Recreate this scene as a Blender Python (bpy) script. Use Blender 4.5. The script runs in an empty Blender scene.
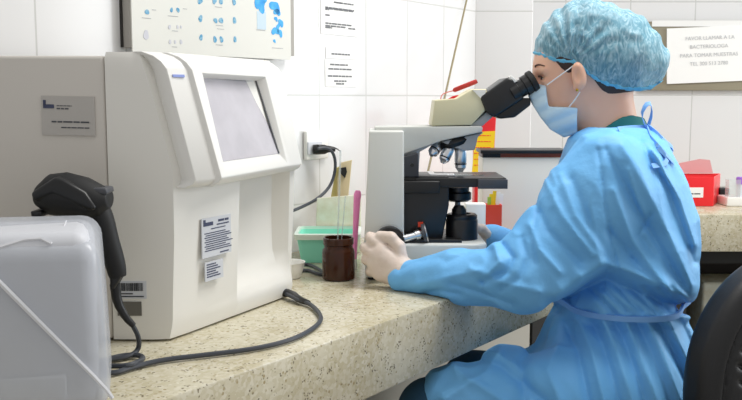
import bpy, bmesh, random
import numpy as np
from math import *
from mathutils import Vector, Matrix

SC = bpy.context.scene
COL = SC.collection
random.seed(4)

# ------------------------------------------------------------------ camera, world, light, exposure
FPX = 900.0; CAMZ = 1.21; PITCH = atan(103/900)
cam = bpy.data.cameras.new('camera'); cam.sensor_width = 36; cam.lens = FPX/742*36; cam.clip_start = .05
co = bpy.data.objects.new('camera', cam); COL.objects.link(co)
co.location = (0, 0, CAMZ); co.rotation_euler = (pi/2-PITCH, 0, 0); SC.camera = co
vs = SC.view_settings
vs.view_transform = 'Standard'; vs.look = 'None'; vs.gamma = 1; vs.use_curve_mapping = False; vs.exposure = 0.1
W = bpy.data.worlds.new('world'); SC.world = W; W.use_nodes = True
bg = W.node_tree.nodes['Background']; bg.inputs[0].default_value = (1, .99, .97, 1); bg.inputs[1].default_value = .47
def area(name, loc, size, power, rot=(0, 0, 0), col=(1, 1, 1)):
    l = bpy.data.lights.new(name, 'AREA'); l.shape = 'RECTANGLE'; l.size, l.size_y = size; l.energy = power; l.color = col
    o = bpy.data.objects.new(name, l); COL.objects.link(o); o.location = loc; o.rotation_euler = rot
    return o
area('ceiling_lamp_light', (1.05, 1.9, 2.75), (1.3, .7), 40, col=(1, .985, .95))
area('ceiling_lamp_light', (.25, .75, 2.75), (1.3, .7), 3, col=(1, .985, .95))
area('window_daylight', (3.6, 2.75, 1.75), (1.8, 1.9), 54, rot=(0, radians(90), 0), col=(.95, .98, 1))

# ------------------------------------------------------------------ geometry helpers
A = atan(649/900)
D1 = Vector((sin(A), cos(A), 0)); N = Vector((-cos(A), sin(A), 0)); UP = Vector((0, 0, 1))
DW, DF, CT, CB = 1.558, .926, .80, .668           # wall, counter front, counter top and apron bottom
def ray(u, v):
    a = (u-371)/FPX; b = (200-v)/FPX
    return Vector((a, cos(PITCH)+b*sin(PITCH), -sin(PITCH)+b*cos(PITCH)))
def px(u, v, Y):
    r = ray(u, v); s = Y/r.y
    return Vector((r.x*s, Y, CAMZ+r.z*s))
def onz(u, v, z):
    r = ray(u, v); t = (z-CAMZ)/r.z
    return Vector((r.x*t, r.y*t, z))
def onw(u, v, d=DW):
    r = ray(u, v); t = d/r.dot(N)
    return Vector((r.x*t, r.y*t, CAMZ+r.z*t))
def wl(s, d, z): return D1*s + N*d + UP*z            # wall-aligned point

def lin(h):
    h = h.lstrip('#'); c = [int(h[i:i+2], 16)/255 for i in (0, 2, 4)]
    return tuple(x/12.92 if x <= .04045 else ((x+.055)/1.055)**2.4 for x in c) + (1,)
def mat(name, hexc, rough=.5, metal=0, spec=.5, bump=None, trans=0, alpha=1, sss=0, coat=0, var=None):
    m = bpy.data.materials.new(name); m.use_nodes = True; nt = m.node_tree; b = nt.nodes['Principled BSDF']
    b.inputs['Base Color'].default_value = lin(hexc); b.inputs['Roughness'].default_value = rough
    b.inputs['Metallic'].default_value = metal; b.inputs['Specular IOR Level'].default_value = spec
    b.inputs['Transmission Weight'].default_value = trans; b.inputs['Alpha'].default_value = alpha
    b.inputs['Coat Weight'].default_value = coat
    if sss:
        b.inputs['Subsurface Weight'].default_value = sss; b.inputs['Subsurface Radius'].default_value = (.01, .004, .002)
        b.inputs['Subsurface Scale'].default_value = 1
    tc = nt.nodes.new('ShaderNodeTexCoord')
    if var:
        sc, h2, amt = var
        n = nt.nodes.new('ShaderNodeTexNoise'); n.inputs['Scale'].default_value = sc; n.inputs['Detail'].default_value = 4
        nt.links.new(tc.outputs['Object'], n.inputs['Vector'])
        mx = nt.nodes.new('ShaderNodeMix'); mx.data_type = 'RGBA'; mx.inputs[6].default_value = lin(hexc); mx.inputs[7].default_value = lin(h2)
        mr = nt.nodes.new('ShaderNodeMapRange'); mr.inputs[1].default_value = .35; mr.inputs[2].default_value = .65; mr.inputs[4].default_value = amt
        nt.links.new(n.outputs[0], mr.inputs[0]); nt.links.new(mr.outputs[0], mx.inputs[0]); nt.links.new(mx.outputs[2], b.inputs['Base Color'])
    if bump:
        sc, st, di = bump
        n = nt.nodes.new('ShaderNodeTexNoise'); n.inputs['Scale'].default_value = sc; n.inputs['Detail'].default_value = 5
        nt.links.new(tc.outputs['Object'], n.inputs['Vector'])
        bp = nt.nodes.new('ShaderNodeBump'); bp.inputs['Strength'].default_value = st; bp.inputs['Distance'].default_value = di
        nt.links.new(n.outputs[0], bp.inputs['Height']); nt.links.new(bp.outputs[0], b.inputs['Normal'])
    return m

def tile_mat():
    m = bpy.data.materials.new('white_tile'); m.use_nodes = True; nt = m.node_tree; b = nt.nodes['Principled BSDF']
    tc = nt.nodes.new('ShaderNodeTexCoord'); br = nt.nodes.new('ShaderNodeTexBrick')
    br.offset = 0; br.squash = 1
    br.inputs['Color1'].default_value = lin('dedede'); br.inputs['Color2'].default_value = lin('dadadb'); br.inputs['Mortar'].default_value = lin('c4c4c2')
    br.inputs['Scale'].default_value = 1; br.inputs['Mortar Size'].default_value = .0022; br.inputs['Mortar Smooth'].default_value = .2
    br.inputs['Brick Width'].default_value = .2165; br.inputs['Row Height'].default_value = .29
    nt.links.new(tc.outputs['UV'], br.inputs['Vector']); nt.links.new(br.outputs['Color'], b.inputs['Base Color'])
    b.inputs['Roughness'].default_value = .16
    bp = nt.nodes.new('ShaderNodeBump'); bp.inputs['Strength'].default_value = .4; bp.inputs['Distance'].default_value = .002; bp.invert = True
    nt.links.new(br.outputs['Fac'], bp.inputs['Height']); nt.links.new(bp.outputs[0], b.inputs['Normal'])
    return m
def terrazzo():
    m = bpy.data.materials.new('terrazzo'); m.use_nodes = True; nt = m.node_tree; b = nt.nodes['Principled BSDF']; L = nt.links.new
    tc = nt.nodes.new('ShaderNodeTexCoord')
    def noise(s, d=3):
        n = nt.nodes.new('ShaderNodeTexNoise'); n.inputs['Scale'].default_value = s; n.inputs['Detail'].default_value = d; L(tc.outputs['Object'], n.inputs['Vector']); return n.outputs[0]
    def vor(s):
        n = nt.nodes.new('ShaderNodeTexVoronoi'); n.inputs['Scale'].default_value = s; L(tc.outputs['Object'], n.inputs['Vector']); return n
    def ramp(x, a, c, lo=0, hi=1):
        r = nt.nodes.new('ShaderNodeMapRange'); r.inputs[1].default_value = a; r.inputs[2].default_value = c; r.inputs[3].default_value = lo; r.inputs[4].default_value = hi; L(x, r.inputs[0]); return r.outputs[0]
    def mix(f, a, c):
        x = nt.nodes.new('ShaderNodeMix'); x.data_type = 'RGBA'; L(f, x.inputs[0])
        for i, q in ((6, a), (7, c)):
            if isinstance(q, str): x.inputs[i].default_value = lin(q)
            else: L(q, x.inputs[i])
        return x.outputs[2]
    def mul(a, c):
        x = nt.nodes.new('ShaderNodeMath'); x.operation = 'MULTIPLY'; L(a, x.inputs[0]); L(c, x.inputs[1]); return x.outputs[0]
    base = mix(ramp(noise(9), .35, .65), 'ccc5ac', 'bbb193')
    chips = vor(150); base = mix(ramp(chips.outputs['Color'], .3, .9, 0, .5), base, 'e3decf')
    v1 = vor(190); sp = mul(ramp(v1.outputs['Distance'], .42, .28), ramp(noise(60), .54, .60)); base = mix(sp, base, '7a715c')
    v2 = vor(90); sp2 = mul(ramp(v2.outputs['Distance'], .30, .18), ramp(noise(33), .52, .58)); base = mix(sp2, base, 'a3946f')
    L(base, b.inputs['Base Color']); b.inputs['Roughness'].default_value = .22
    bp = nt.nodes.new('ShaderNodeBump'); bp.inputs['Strength'].default_value = .15; bp.inputs['Distance'].default_value = .001
    L(noise(120), bp.inputs['Height']); L(bp.outputs[0], b.inputs['Normal'])
    return m
def glass(name, hexc, rough=.05, mix=.75):
    m = bpy.data.materials.new(name); m.use_nodes = True; nt = m.node_tree; b = nt.nodes['Principled BSDF']; L = nt.links.new
    b.inputs['Base Color'].default_value = lin(hexc); b.inputs['Roughness'].default_value = rough
    t = nt.nodes.new('ShaderNodeBsdfTransparent'); t.inputs[0].default_value = lin(hexc)
    x = nt.nodes.new('ShaderNodeMixShader'); x.inputs[0].default_value = mix; L(b.outputs[0], x.inputs[1]); L(t.outputs[0], x.inputs[2])
    L(x.outputs[0], nt.nodes['Material Output'].inputs[0]); return m

M = dict(
 tile=tile_mat(), terrazzo=terrazzo(),
 wallw=mat('white_paint', 'e8e8e6', .6), floor=mat('floor_vinyl', '8f8b84', .4, var=(3, '7f7b74', .6)),
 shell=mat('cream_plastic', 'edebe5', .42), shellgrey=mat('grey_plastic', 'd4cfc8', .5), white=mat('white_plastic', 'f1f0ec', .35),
 screen=mat('screen_glass', 'bdbac1', .14, var=(14, 'cecbd2', .7)), bezelgrey=mat('label_grey', '6b6963', .6),  # bezelgrey is the dark grey of the rating label
 black=mat('black_plastic', '17181a', .38), rubber=mat('black_rubber', '141517', .6), blackmetal=mat('black_metal', '141518', .35, spec=.6),
 dgrey=mat('dark_grey', '4a4c52', .4), cable=mat('cable_grey', '3d4149', .45), chrome=mat('chrome', 'eeeff2', .28, metal=1),
 scope=mat('scope_grey', 'dcdeda', .4), scopebeige=mat('scope_beige', 'dcd6b4', .42), scopegrey=mat('scope_mid_grey', 'a9adb2', .4),
 paper=mat('paper', 'f0f0ee', .8), papergrey=mat('paper_greyish', 'd3d6dc', .6), ink=mat('ink', '33353a', .8), inkfaint=mat('ink_faint', 'a9abaf', .8), inklight=mat('ink_light', 'c0c2c4', .8),
 navy=mat('navy_ink', '454b66', .7), logoblue=mat('blue_ink', '8fa0e0', .6),
 cell=mat('cell_blue', '3f93bf', .6, var=(160, '93bdd2', 1)), cellpale=mat('cell_pale', 'c9cad2', .6), cellbright=mat('cell_bright', '2a9be6', .6, var=(60, '4fb3ea', 1)), cellwash=mat('cell_wash', 'c2d6e4', .6),
 chart=mat('chart_sheet', 'dcdcd6', .55), board=mat('grey_board', 'a5a29c', .6), dark=mat('dark_gap', '2d2c2a', .7),
 teal=mat('mint_plastic', '8fe3cc', .4), amber=glass('amber_glass', '3f1e0d', .08, .12), clear=glass('clear_glass', 'f4f8f8', .05, .72),
 cream=mat('cream_card', 'e2ddc4', .7, var=(40, 'eeeedd', 1)), tan=mat('tan_paper', 'd7c6a0', .7), yellowpaper=mat('yellow_paper', 'ddd08a', .7), pink=mat('pink_plastic', 'ff92ce', .4),
 red=mat('red_plastic', 'd8232a', .4), redbox=mat('red_tub', 'e8262c', .35), pinklid=glass('pink_lid', 'f4c6c6', .3, .4), orange=mat('orange_card', 'f04a2c', .5), yellow=mat('yellow_card', 'f4cf1c', .55), green=mat('green_strip', 'a8c84a', .5),
 brick=mat('red_brown', 'a2503c', .6), wood=mat('olive_wood', '8a8062', .6), boardbrown=mat('board_brown', '8d8672', .6),
 purple=mat('purple_cap', 'a06fd0', .4), leather=mat('black_leather', '1b1c1f', .42, bump=(180, .25, .001)),
 skin=mat('skin', 'efbda2', .5, sss=.15, var=(14, 'e8b095', .6)), hair=mat('brown_hair', '3a2a24', .55, bump=(90, .5, .002)),
 gown=mat('blue_gown', '72bbf6', .55, spec=.3, bump=(70, .35, .003), var=(7, '7fc3f7', .5)), tie=mat('gown_tie', '7db4f2', .6, bump=(60, .3, .002)),
 trousers=mat('navy_scrub', '27506e', .8), scrub=mat('green_scrub', '0f6a6a', .8), glove=mat('latex_glove', 'e2d3c8', .5, bump=(60, .5, .003), var=(40, 'dcc8bc', .6)),
 mask=mat('mask_blue', 'c8e4f6', .75, bump=(120, .2, .001)), loop=mat('mask_loop', 'f2f2f4', .8), gold=mat('gold', 'c9a040', .25, metal=1), eyewhite=mat('eye_white', 'e8e4e0', .2), iris=mat('iris', '2a1a14', .2), brow=mat('brow', '543a30', .8), shoe=mat('white_shoe', 'd8d8d6', .6),
)
def cap_mat():
    m = bpy.data.materials.new('bouffant_fabric'); m.use_nodes = True; nt = m.node_tree; b = nt.nodes['Principled BSDF']; L = nt.links.new
    tc = nt.nodes.new('ShaderNodeTexCoord'); mp = nt.nodes.new('ShaderNodeMapping'); mp.inputs['Scale'].default_value = (1.5, 1, .55); mp.inputs['Rotation'].default_value = (0, .5, 0)
    L(tc.outputs['Object'], mp.inputs[0])
    n = nt.nodes.new('ShaderNodeTexNoise'); n.inputs['Scale'].default_value = 48; n.inputs['Detail'].default_value = 7; n.inputs['Distortion'].default_value = 2.2; L(mp.outputs[0], n.inputs['Vector'])
    r = nt.nodes.new('ShaderNodeMapRange'); r.inputs[1].default_value = .42; r.inputs[2].default_value = .68; L(n.outputs[0], r.inputs[0])
    x = nt.nodes.new('ShaderNodeMix'); x.data_type = 'RGBA'; x.inputs[6].default_value = lin('79b9d2'); x.inputs[7].default_value = lin('b9dcea'); L(r.outputs[0], x.inputs[0])
    L(x.outputs[2], b.inputs['Base Color']); b.inputs['Roughness'].default_value = .8
    al = nt.nodes.new('ShaderNodeMapRange'); al.inputs[3].default_value = .55; al.inputs[4].default_value = .78; L(n.outputs[0], al.inputs[0]); al.inputs[1].default_value = .4; al.inputs[2].default_value = .7
    L(al.outputs[0], b.inputs['Alpha']); return m
M['cap'] = cap_mat()
M['capband'] = mat('cap_elastic', '68bbe0', .8, bump=(120, .5, .003))
def film():
    m = bpy.data.materials.new('clear_film'); m.use_nodes = True; nt = m.node_tree; b = nt.nodes['Principled BSDF']; L = nt.links.new
    b.inputs['Base Color'].default_value = lin('d6dae2'); b.inputs['Roughness'].default_value = .25
    tc = nt.nodes.new('ShaderNodeTexCoord'); n = nt.nodes.new('ShaderNodeTexNoise'); n.inputs['Scale'].default_value = 9; n.inputs['Detail'].default_value = 3; L(tc.outputs['Object'], n.inputs['Vector'])
    bp = nt.nodes.new('ShaderNodeBump'); bp.inputs['Strength'].default_value = .35; bp.inputs['Distance'].default_value = .01; L(n.outputs[0], bp.inputs['Height']); L(bp.outputs[0], b.inputs['Normal'])
    t = nt.nodes.new('ShaderNodeBsdfTransparent'); x = nt.nodes.new('ShaderNodeMixShader'); x.inputs[0].default_value = .42; L(b.outputs[0], x.inputs[1]); L(t.outputs[0], x.inputs[2])
    L(x.outputs[0], nt.nodes['Material Output'].inputs[0]); return m
M['film'] = film()

def rootloc(o):
    l = Vector((0, 0, 0))
    while o is not None: l += o.location; o = o.parent
    return l
def tag(o, label, cat, group=None):
    o['label'] = label; o['category'] = cat
    if group: o['group'] = group
    return o
def thing(name, label, cat, loc, group=None):
    o = bpy.data.objects.new(name, None); COL.objects.link(o); o.location = loc; o.empty_display_size = .05
    return tag(o, label, cat, group)
def link(name, me, m, parent=None, label=None, loc=None):
    """me is in world coordinates; move the object origin to loc or its parent's origin"""
    for mm in (m if isinstance(m, (list, tuple)) else [m]): me.materials.append(mm)
    o = bpy.data.objects.new(name, me); COL.objects.link(o)
    if parent is not None:
        o.parent = parent; me.transform(Matrix.Translation(-rootloc(parent)))
    elif loc is not None:
        me.transform(Matrix.Translation(-Vector(loc))); o.location = loc
    if label: o['label'] = label
    return o
def struct(o): o['kind'] = 'structure'; return o

class MB:
    def __init__(s): s.bm = bmesh.new(); s.mi = 0
    def face(s, pts):
        f = s.bm.faces.new([s.bm.verts.new(p) for p in pts]); f.material_index = s.mi; return f
    def rings(s, rings, cap=True, closed=True):
        vv = [[s.bm.verts.new(p) for p in r] for r in rings]; n = len(rings[0]); fs = []
        for a, b in zip(vv, vv[1:]):
            for i in range(n if closed else n-1):
                j = (i+1) % n
                try: fs.append(s.bm.faces.new((a[i], a[j], b[j], b[i])))
                except ValueError: pass
        if cap:
            for r in (vv[0][::-1], vv[-1]):
                try: fs.append(s.bm.faces.new(r))
                except ValueError: pass
        for f in fs: f.material_index = s.mi
        return s
    def box(s, lo, hi):
        (a, b, c), (d, e, f) = lo, hi
        return s.rings([[(a, b, c), (d, b, c), (d, e, c), (a, e, c)], [(a, b, f), (d, b, f), (d, e, f), (a, e, f)]])
    def obox(s, o, x, y, z):
        o, x, y, z = map(Vector, (o, x, y, z))
        return s.rings([[o, o+x, o+x+y, o+y], [o+z, o+x+z, o+x+y+z, o+y+z]])
    def prism(s, pts, Y0, Y1, Yr=None):
        """polygon of photo pixels read at depth Yr, extruded from Y0 to Y1"""
        q = [px(u, v, Yr or Y0) for u, v in pts]
        return s.rings([[Vector((p.x, Y0, p.z)) for p in q], [Vector((p.x, Y1, p.z)) for p in q]])
    def lathe(s, base, axis, prof, n=24):
        base = Vector(base); axis = Vector(axis).normalized(); t = axis.orthogonal().normalized(); b = axis.cross(t)
        return s.rings([[base+axis*h+(t*cos(2*pi*i/n)+b*sin(2*pi*i/n))*max(r, 1e-5) for i in range(n)] for r, h in prof])
    def tube(s, pts, r, n=8, flat=None, smooth=0):
        pts = [Vector(p) for p in pts]
        for _ in range(smooth):
            q = [pts[0]]
            for a, b in zip(pts, pts[1:]): q += [a*.75+b*.25, a*.25+b*.75]
            pts = q+[pts[-1]]
        rs = r if isinstance(r, (list, tuple)) else [r, r]; rr = []
        prev = None
        for i, p in enumerate(pts):
            d = (pts[min(i+1, len(pts)-1)]-pts[max(i-1, 0)]).normalized()
            t = (prev - d*prev.dot(d)) if prev is not None else d.orthogonal()
            if t.length < 1e-6: t = d.orthogonal()
            t.normalize(); prev = t; b = d.cross(t); f = i/(len(pts)-1)*(len(rs)-1); k = min(int(f), len(rs)-2); R = rs[k]+(rs[k+1]-rs[k])*(f-k)
            rr.append([p+(t*cos(2*pi*j/n)+b*sin(2*pi*j/n))*R for j in range(n)])
        return s.rings(rr)
    def ribbon(s, pts, wv, w, th):
        pts = [Vector(p) for p in pts]; q = [pts[0]]
        for a, b in zip(pts, pts[1:]): q += [a*.75+b*.25, a*.25+b*.75]
        pts = q+[pts[-1]]; rr = []
        for i, p in enumerate(pts):
            d = (pts[min(i+1, len(pts)-1)]-pts[max(i-1, 0)]).normalized(); a = Vector(wv); a = (a-d*a.dot(d)).normalized(); n = d.cross(a)
            rr.append([p+a*w/2+n*th/2, p-a*w/2+n*th/2, p-a*w/2-n*th/2, p+a*w/2-n*th/2])
        return s.rings(rr)
    def build(s, name, m, parent=None, bevel=0, seg=3, ang=30, label=None, loc=None, uv=None, weld=False):
        bm = s.bm
        if weld: bmesh.ops.remove_doubles(bm, verts=bm.verts, dist=1e-5)
        bmesh.ops.recalc_face_normals(bm, faces=bm.faces)
        if bevel:
            es = [e for e in bm.edges if len(e.link_faces) == 2 and e.calc_face_angle(0) > radians(ang)]
            if es: bmesh.ops.bevel(bm, geom=es, offset=bevel, segments=seg, affect='EDGES', profile=.5, clamp_overlap=True)
        for f in bm.faces: f.smooth = True
        for e in bm.edges:
            if len(e.link_faces) == 2 and e.calc_face_angle(0) > radians(38): e.smooth = False
        if uv:
            L = bm.loops.layers.uv.new('UVMap')
            for f in bm.faces:
                for l in f.loops: l[L].uv = uv(l.vert.co)
        me = bpy.data.meshes.new(name); bm.to_mesh(me); bm.free()
        return link(name, me, m, parent, label, loc)

def text(name, body, m, parent, o, x, y, size, align='LEFT'):
    c = bpy.data.curves.new(name, 'FONT'); c.body = body; c.size = size; c.extrude = .0003; c.align_x = align
    ob = bpy.data.objects.new(name, c); COL.objects.link(ob); dg = bpy.context.evaluated_depsgraph_get(); dg.update()
    me = bpy.data.meshes.new_from_object(ob.evaluated_get(dg)); bpy.data.objects.remove(ob)
    x = Vector(x).normalized(); y = Vector(y); y = (y-x*y.dot(x)).normalized(); z = x.cross(y); o = Vector(o)
    me.transform(Matrix(((x.x, y.x, z.x, o.x), (x.y, y.y, z.y, o.y), (x.z, y.z, z.z, o.z), (0, 0, 0, 1))))
    return link(name, me, m, parent)
def lines(name, rows, m, parent, o, x, y, seed=1, lift=.0006):
    """rows of small print: (start, height from bottom, length, stroke) in metres, broken into words"""
    rnd = random.Random(seed); mb = MB(); x = Vector(x).normalized(); y = Vector(y); y = (y-x*y.dot(x)).normalized(); n = x.cross(y); o = Vector(o)
    for a, b, ln, h in rows:
        t = 0
        while t < ln-1e-6:
            w = min(rnd.uniform(2.2, 6)*h, ln-t)
            mb.obox(o+x*(a+t)+y*b-n*.0005, x*w, y*h, n*(lift+.0005)); t += w+h*.6
    return mb.build(name, m, parent)

# ------------------------------------------------------------------ signed-distance sculpting
def vec(p): return np.array(p, float)
def cap(P, a, b, ra, rb, sq=None):
    a, b = vec(a), vec(b); ab = b-a; Q = P-a
    t = np.clip(Q@ab/(ab@ab), 0, 1); D = Q-t[:, None]*ab
    if sq is not None:
        n, k = sq; n = vec(n)/np.linalg.norm(n); D = D+np.outer(D@n, n)*(k-1)
    return np.linalg.norm(D, axis=1)-(ra+(rb-ra)*t)
def ell(P, c, r, rot=0):
    Q = P-vec(c)
    if rot:
        cs, sn = cos(rot), sin(rot); Q = np.stack([Q[:, 0]*cs-Q[:, 2]*sn, Q[:, 1], Q[:, 0]*sn+Q[:, 2]*cs], 1)
    r = vec(r); k0 = np.linalg.norm(Q/r, axis=1); k1 = np.linalg.norm(Q/r**2, axis=1)+1e-9
    return k0*(k0-1)/k1
def smin(a, b, k):
    h = np.clip(.5+.5*(b-a)/k, 0, 1); return b+(a-b)*h-k*h*(1-h)
def smax(a, b, k): return -smin(-a, -b, k)
def project(P):
    x, y, z = P[:, 0], P[:, 1], P[:, 2]-CAMZ
    d = y*cos(PITCH)-z*sin(PITCH); u = y*sin(PITCH)+z*cos(PITCH)
    return 371+FPX*x/d, 200-FPX*u/d
def seg2(u, v, pts):
    d = np.full(u.shape, 1e9)
    for (a, b), (c, e) in zip(pts, pts[1:]):
        t = np.clip(((u-a)*(c-a)+(v-b)*(e-b))/((c-a)**2+(e-b)**2+1e-9), 0, 1)
        d = np.minimum(d, np.hypot(u-a-t*(c-a), v-b-t*(e-b)))
    return d
def poly2(u, v, pts):
    d = seg2(u, v, pts+[pts[0]]); ins = np.zeros(u.shape, bool)
    for (a, b), (c, e) in zip(pts, pts[1:]+[pts[0]]):
        cr = (b > v) != (e > v); xx = a+(v-b)/(e-b if e != b else 1e-9)*(c-a); ins ^= cr & (u < xx)
    return np.where(ins, -d, d)
def vnoise(P, s, seed=0):
    Q = P*s+seed*17.3; I = np.floor(Q).astype(np.int64); f = Q-I; f = f*f*(3-2*f); r = 0
    for i in (0, 1):
        for j in (0, 1):
            for k in (0, 1):
                h = (I[:, 0]+i)*374761393+(I[:, 1]+j)*668265263+(I[:, 2]+k)*2147483647; h = (h ^ (h >> 13))*1274126177; h = (h ^ (h >> 16)) & 0xffff
                r = r+h/65535*(f[:, 0] if i else 1-f[:, 0])*(f[:, 1] if j else 1-f[:, 1])*(f[:, 2] if k else 1-f[:, 2])
    return r*2-1
def sculpt(name, fn, lo, hi, h, m, parent, B=8, slack=.012, smooth=1, label=None):
    lo = vec(lo); nb = np.ceil((vec(hi)-lo)/(h*B)).astype(int); n = nb*B
    bi = np.stack(np.meshgrid(*[np.arange(k) for k in nb], indexing='ij'), -1).reshape(-1, 3)
    dc = fn(lo+(bi+.5)*B*h-h*.5); F = np.empty(tuple(n), np.float32)
    F.reshape(nb[0], B, nb[1], B, nb[2], B)[:] = np.sign(dc).reshape(nb[0], 1, nb[1], 1, nb[2], 1)
    keep = np.abs(dc) < .87*B*h*1.5+slack
    off = np.stack(np.meshgrid(*[np.arange(B)]*3, indexing='ij'), -1).reshape(-1, 3); kb = bi[keep]
    for s in range(0, len(kb), 600):
        idx = (kb[s:s+600, None, :]*B+off[None]).reshape(-1, 3); F[idx[:, 0], idx[:, 1], idx[:, 2]] = fn(lo+idx*h)
    I = F < 0; sl = lambda i, j, k: (slice(i, n[0]-1+i), slice(j, n[1]-1+j), slice(k, n[2]-1+k))
    cnt = np.zeros(n-1, np.int8)
    for c in np.ndindex(2, 2, 2): cnt += I[sl(*c)]
    act = (cnt > 0) & (cnt < 8); ids = np.full(act.shape, -1, np.int64); ac = np.argwhere(act); ids[act] = np.arange(len(ac))
    pos = np.zeros((len(ac), 3)); w = np.zeros(len(ac))
    for ax in range(3):
        for p in np.ndindex(2, 2):
            o0 = list(p); o0.insert(ax, 0); o1 = list(o0); o1[ax] = 1
            f0 = F[tuple((ac+o0).T)]; f1 = F[tuple((ac+o1).T)]; cr = (f0 < 0) != (f1 < 0)
            t = np.where(cr, f0/np.where(cr, f0-f1, 1), 0); q = np.tile(vec(o0), (len(ac), 1)); q[:, ax] = t
            pos += q*cr[:, None]; w += cr
    V = lo+(ac+pos/w[:, None])*h; quads = []
    for ax in range(3):
        b, c = [(1, 2), (2, 0), (0, 1)][ax]
        s0 = [slice(1, -1)]*3; s0[ax] = slice(0, -1); s1 = [slice(1, -1)]*3; s1[ax] = slice(1, None)
        a0, a1 = I[tuple(s0)], I[tuple(s1)]; e = np.argwhere(a0 != a1); flip = a0[a0 != a1]
        g = e+1; g[:, ax] -= 1
        eb = np.zeros(3, int); eb[b] = 1; ec = np.zeros(3, int); ec[c] = 1
        q = np.stack([ids[tuple((g-eb-ec).T)], ids[tuple((g-ec).T)], ids[tuple(g.T)], ids[tuple((g-eb).T)]], 1)
        q[~flip] = q[~flip][:, ::-1]; quads.append(q)
    Q = np.concatenate(quads); Q = Q[(Q >= 0).all(1)]
    for _ in range(smooth):
        S = np.zeros_like(V); c = np.zeros(len(V))
        for i in range(4):
            for j in (1, 3): np.add.at(S, Q[:, i], V[Q[:, (i+j) % 4]]); np.add.at(c, Q[:, i], 1)
        V = np.where(c[:, None] > 0, V*.5+.5*S/np.maximum(c, 1)[:, None], V)
    me = bpy.data.meshes.new(name); me.vertices.add(len(V)); me.vertices.foreach_set('co', V.astype(np.float32).ravel())
    me.loops.add(Q.size); me.loops.foreach_set('vertex_index', Q.ravel().astype(np.int32))
    me.polygons.add(len(Q)); me.polygons.foreach_set('loop_start', np.arange(0, Q.size, 4, dtype=np.int32))
    me.polygons.foreach_set('use_smooth', np.ones(len(Q), bool)); me.update(calc_edges=True); me.validate()
    return link(name, me, m, parent, label)

# ------------------------------------------------------------------ the setting
MB().box((-2.6, -1.2, -.05), (4.0, 4.2, 0)).build('floor', M['floor']); struct(bpy.data.objects['floor'])
Z0 = 1.214-.29*5
mb = MB(); mb.obox(wl(-.6, DW, 0), D1*3.39, N*.12, UP*2.7)
struct(mb.build('wall_left', M['tile'], uv=lambda c: ((c.dot(D1)-2.1356), c.z-Z0)))
cx, cy = (onw(474.5, 97)).xy
xe = (530.5-371)/FPX*cy
mb = MB(); mb.box((cx-.02, cy, 0), (xe, cy+.75, 2.7))
struct(mb.build('wall_back', M['tile'], bevel=.004, uv=lambda c: (c.x-cx+(c.y-cy), c.z-Z0)))
WR = 3.82
mb = MB(); mb.box((xe-.3, WR, 0), (3.4, WR+.1, 2.7))
struct(mb.build('wall_right', M['tile'], uv=lambda c: (c.x*.8, (c.z-Z0)*.75+.07)))

# counters
c1 = wl(-.1, DF, 0); 
mb = MB()
f0 = wl(-.25, DF, 0); f1s = (cy-DF*N.y)/D1.y; f1 = wl(f1s, DF, 0); b1s = (cy-DW*N.y)/D1.y; b1 = wl(b1s, DW-.002, 0); b0 = wl(-.25, DW-.002, 0)
f1 = wl(2.28, DF, 0); b1b = Vector((cx+.005, cy-.004, 0)); f2 = Vector((.72, cy-.004, 0))
ring = [f0, f1, f2, b1b, b0]
mb.rings([[p+UP*CB for p in ring], [p+UP*CT for p in ring]])
counter = mb.build('worktop', M['terrazzo'], bevel=.004, seg=2, loc=tuple(wl(1, 1.2, CB)))
tag(counter, 'speckled terrazzo worktop with thick apron running along the left tiled wall', 'worktop')
mb = MB(); mb.obox(wl(-.25, 1.22, 0), D1*2.80, N*.03, UP*(CB-.001))
sup = mb.build('worktop_support', mat('support_paint', 'cfcabd', .6), loc=tuple(wl(1, 1.22, 0)))
tag(sup, 'plain off-white panel carrying the worktop above the knees', 'support panel')
dk = MB().obox(wl(2.57, 1.22, 0), D1*.17, N*.25, UP*(CB-.001)).build('shaded_opening_fill', M['dark'], loc=tuple(wl(2.2, 1.3, 0)))  # dark box added to darken the open space past the panel, shade as colour
tag(dk, 'dark box added for the shaded opening under the worktop just beyond the pale support panel', 'dark opening')
CY = 3.13
mb = MB(); mb.box((.73, CY, CB), (3.2, WR-.003, CT))
bc = mb.build('worktop', M['terrazzo'], bevel=.004, seg=2, loc=(1.6, CY, CB)); tag(bc, 'speckled terrazzo worktop at the back right carrying a red tub', 'worktop')
cab = thing('under_counter_cabinet', 'dark open frame beneath the back right worktop', 'cabinet', (1.2, CY+.1, 0))
MB().box((.9, CY+.06, 0), (1.14, CY+.5, CB-.001)).build('side_panel', M['dark'], cab); MB().box((2.0, CY+.06, 0), (2.1, CY+.5, CB-.001)).build('side_panel', M['dark'], cab)
MB().box((1.14, CY+.10, CB-.06), (2.0, CY+.14, CB-.001)).build('rail', M['dark'], cab)
MB().box((1.14, CY+.5, 0), (2.0, CY+.53, CB-.001)).build('back_panel', mat('dark_panel', '453f3a', .7), cab)
bx = MB().box((1.28, CY+.28, 0), (1.6, CY+.46, .50)).build('storage_bin', M['cream'], bevel=.01, loc=(1.4, CY+.35, 0)); tag(bx, 'pale bin standing in the dark space under the back worktop', 'bin')

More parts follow.
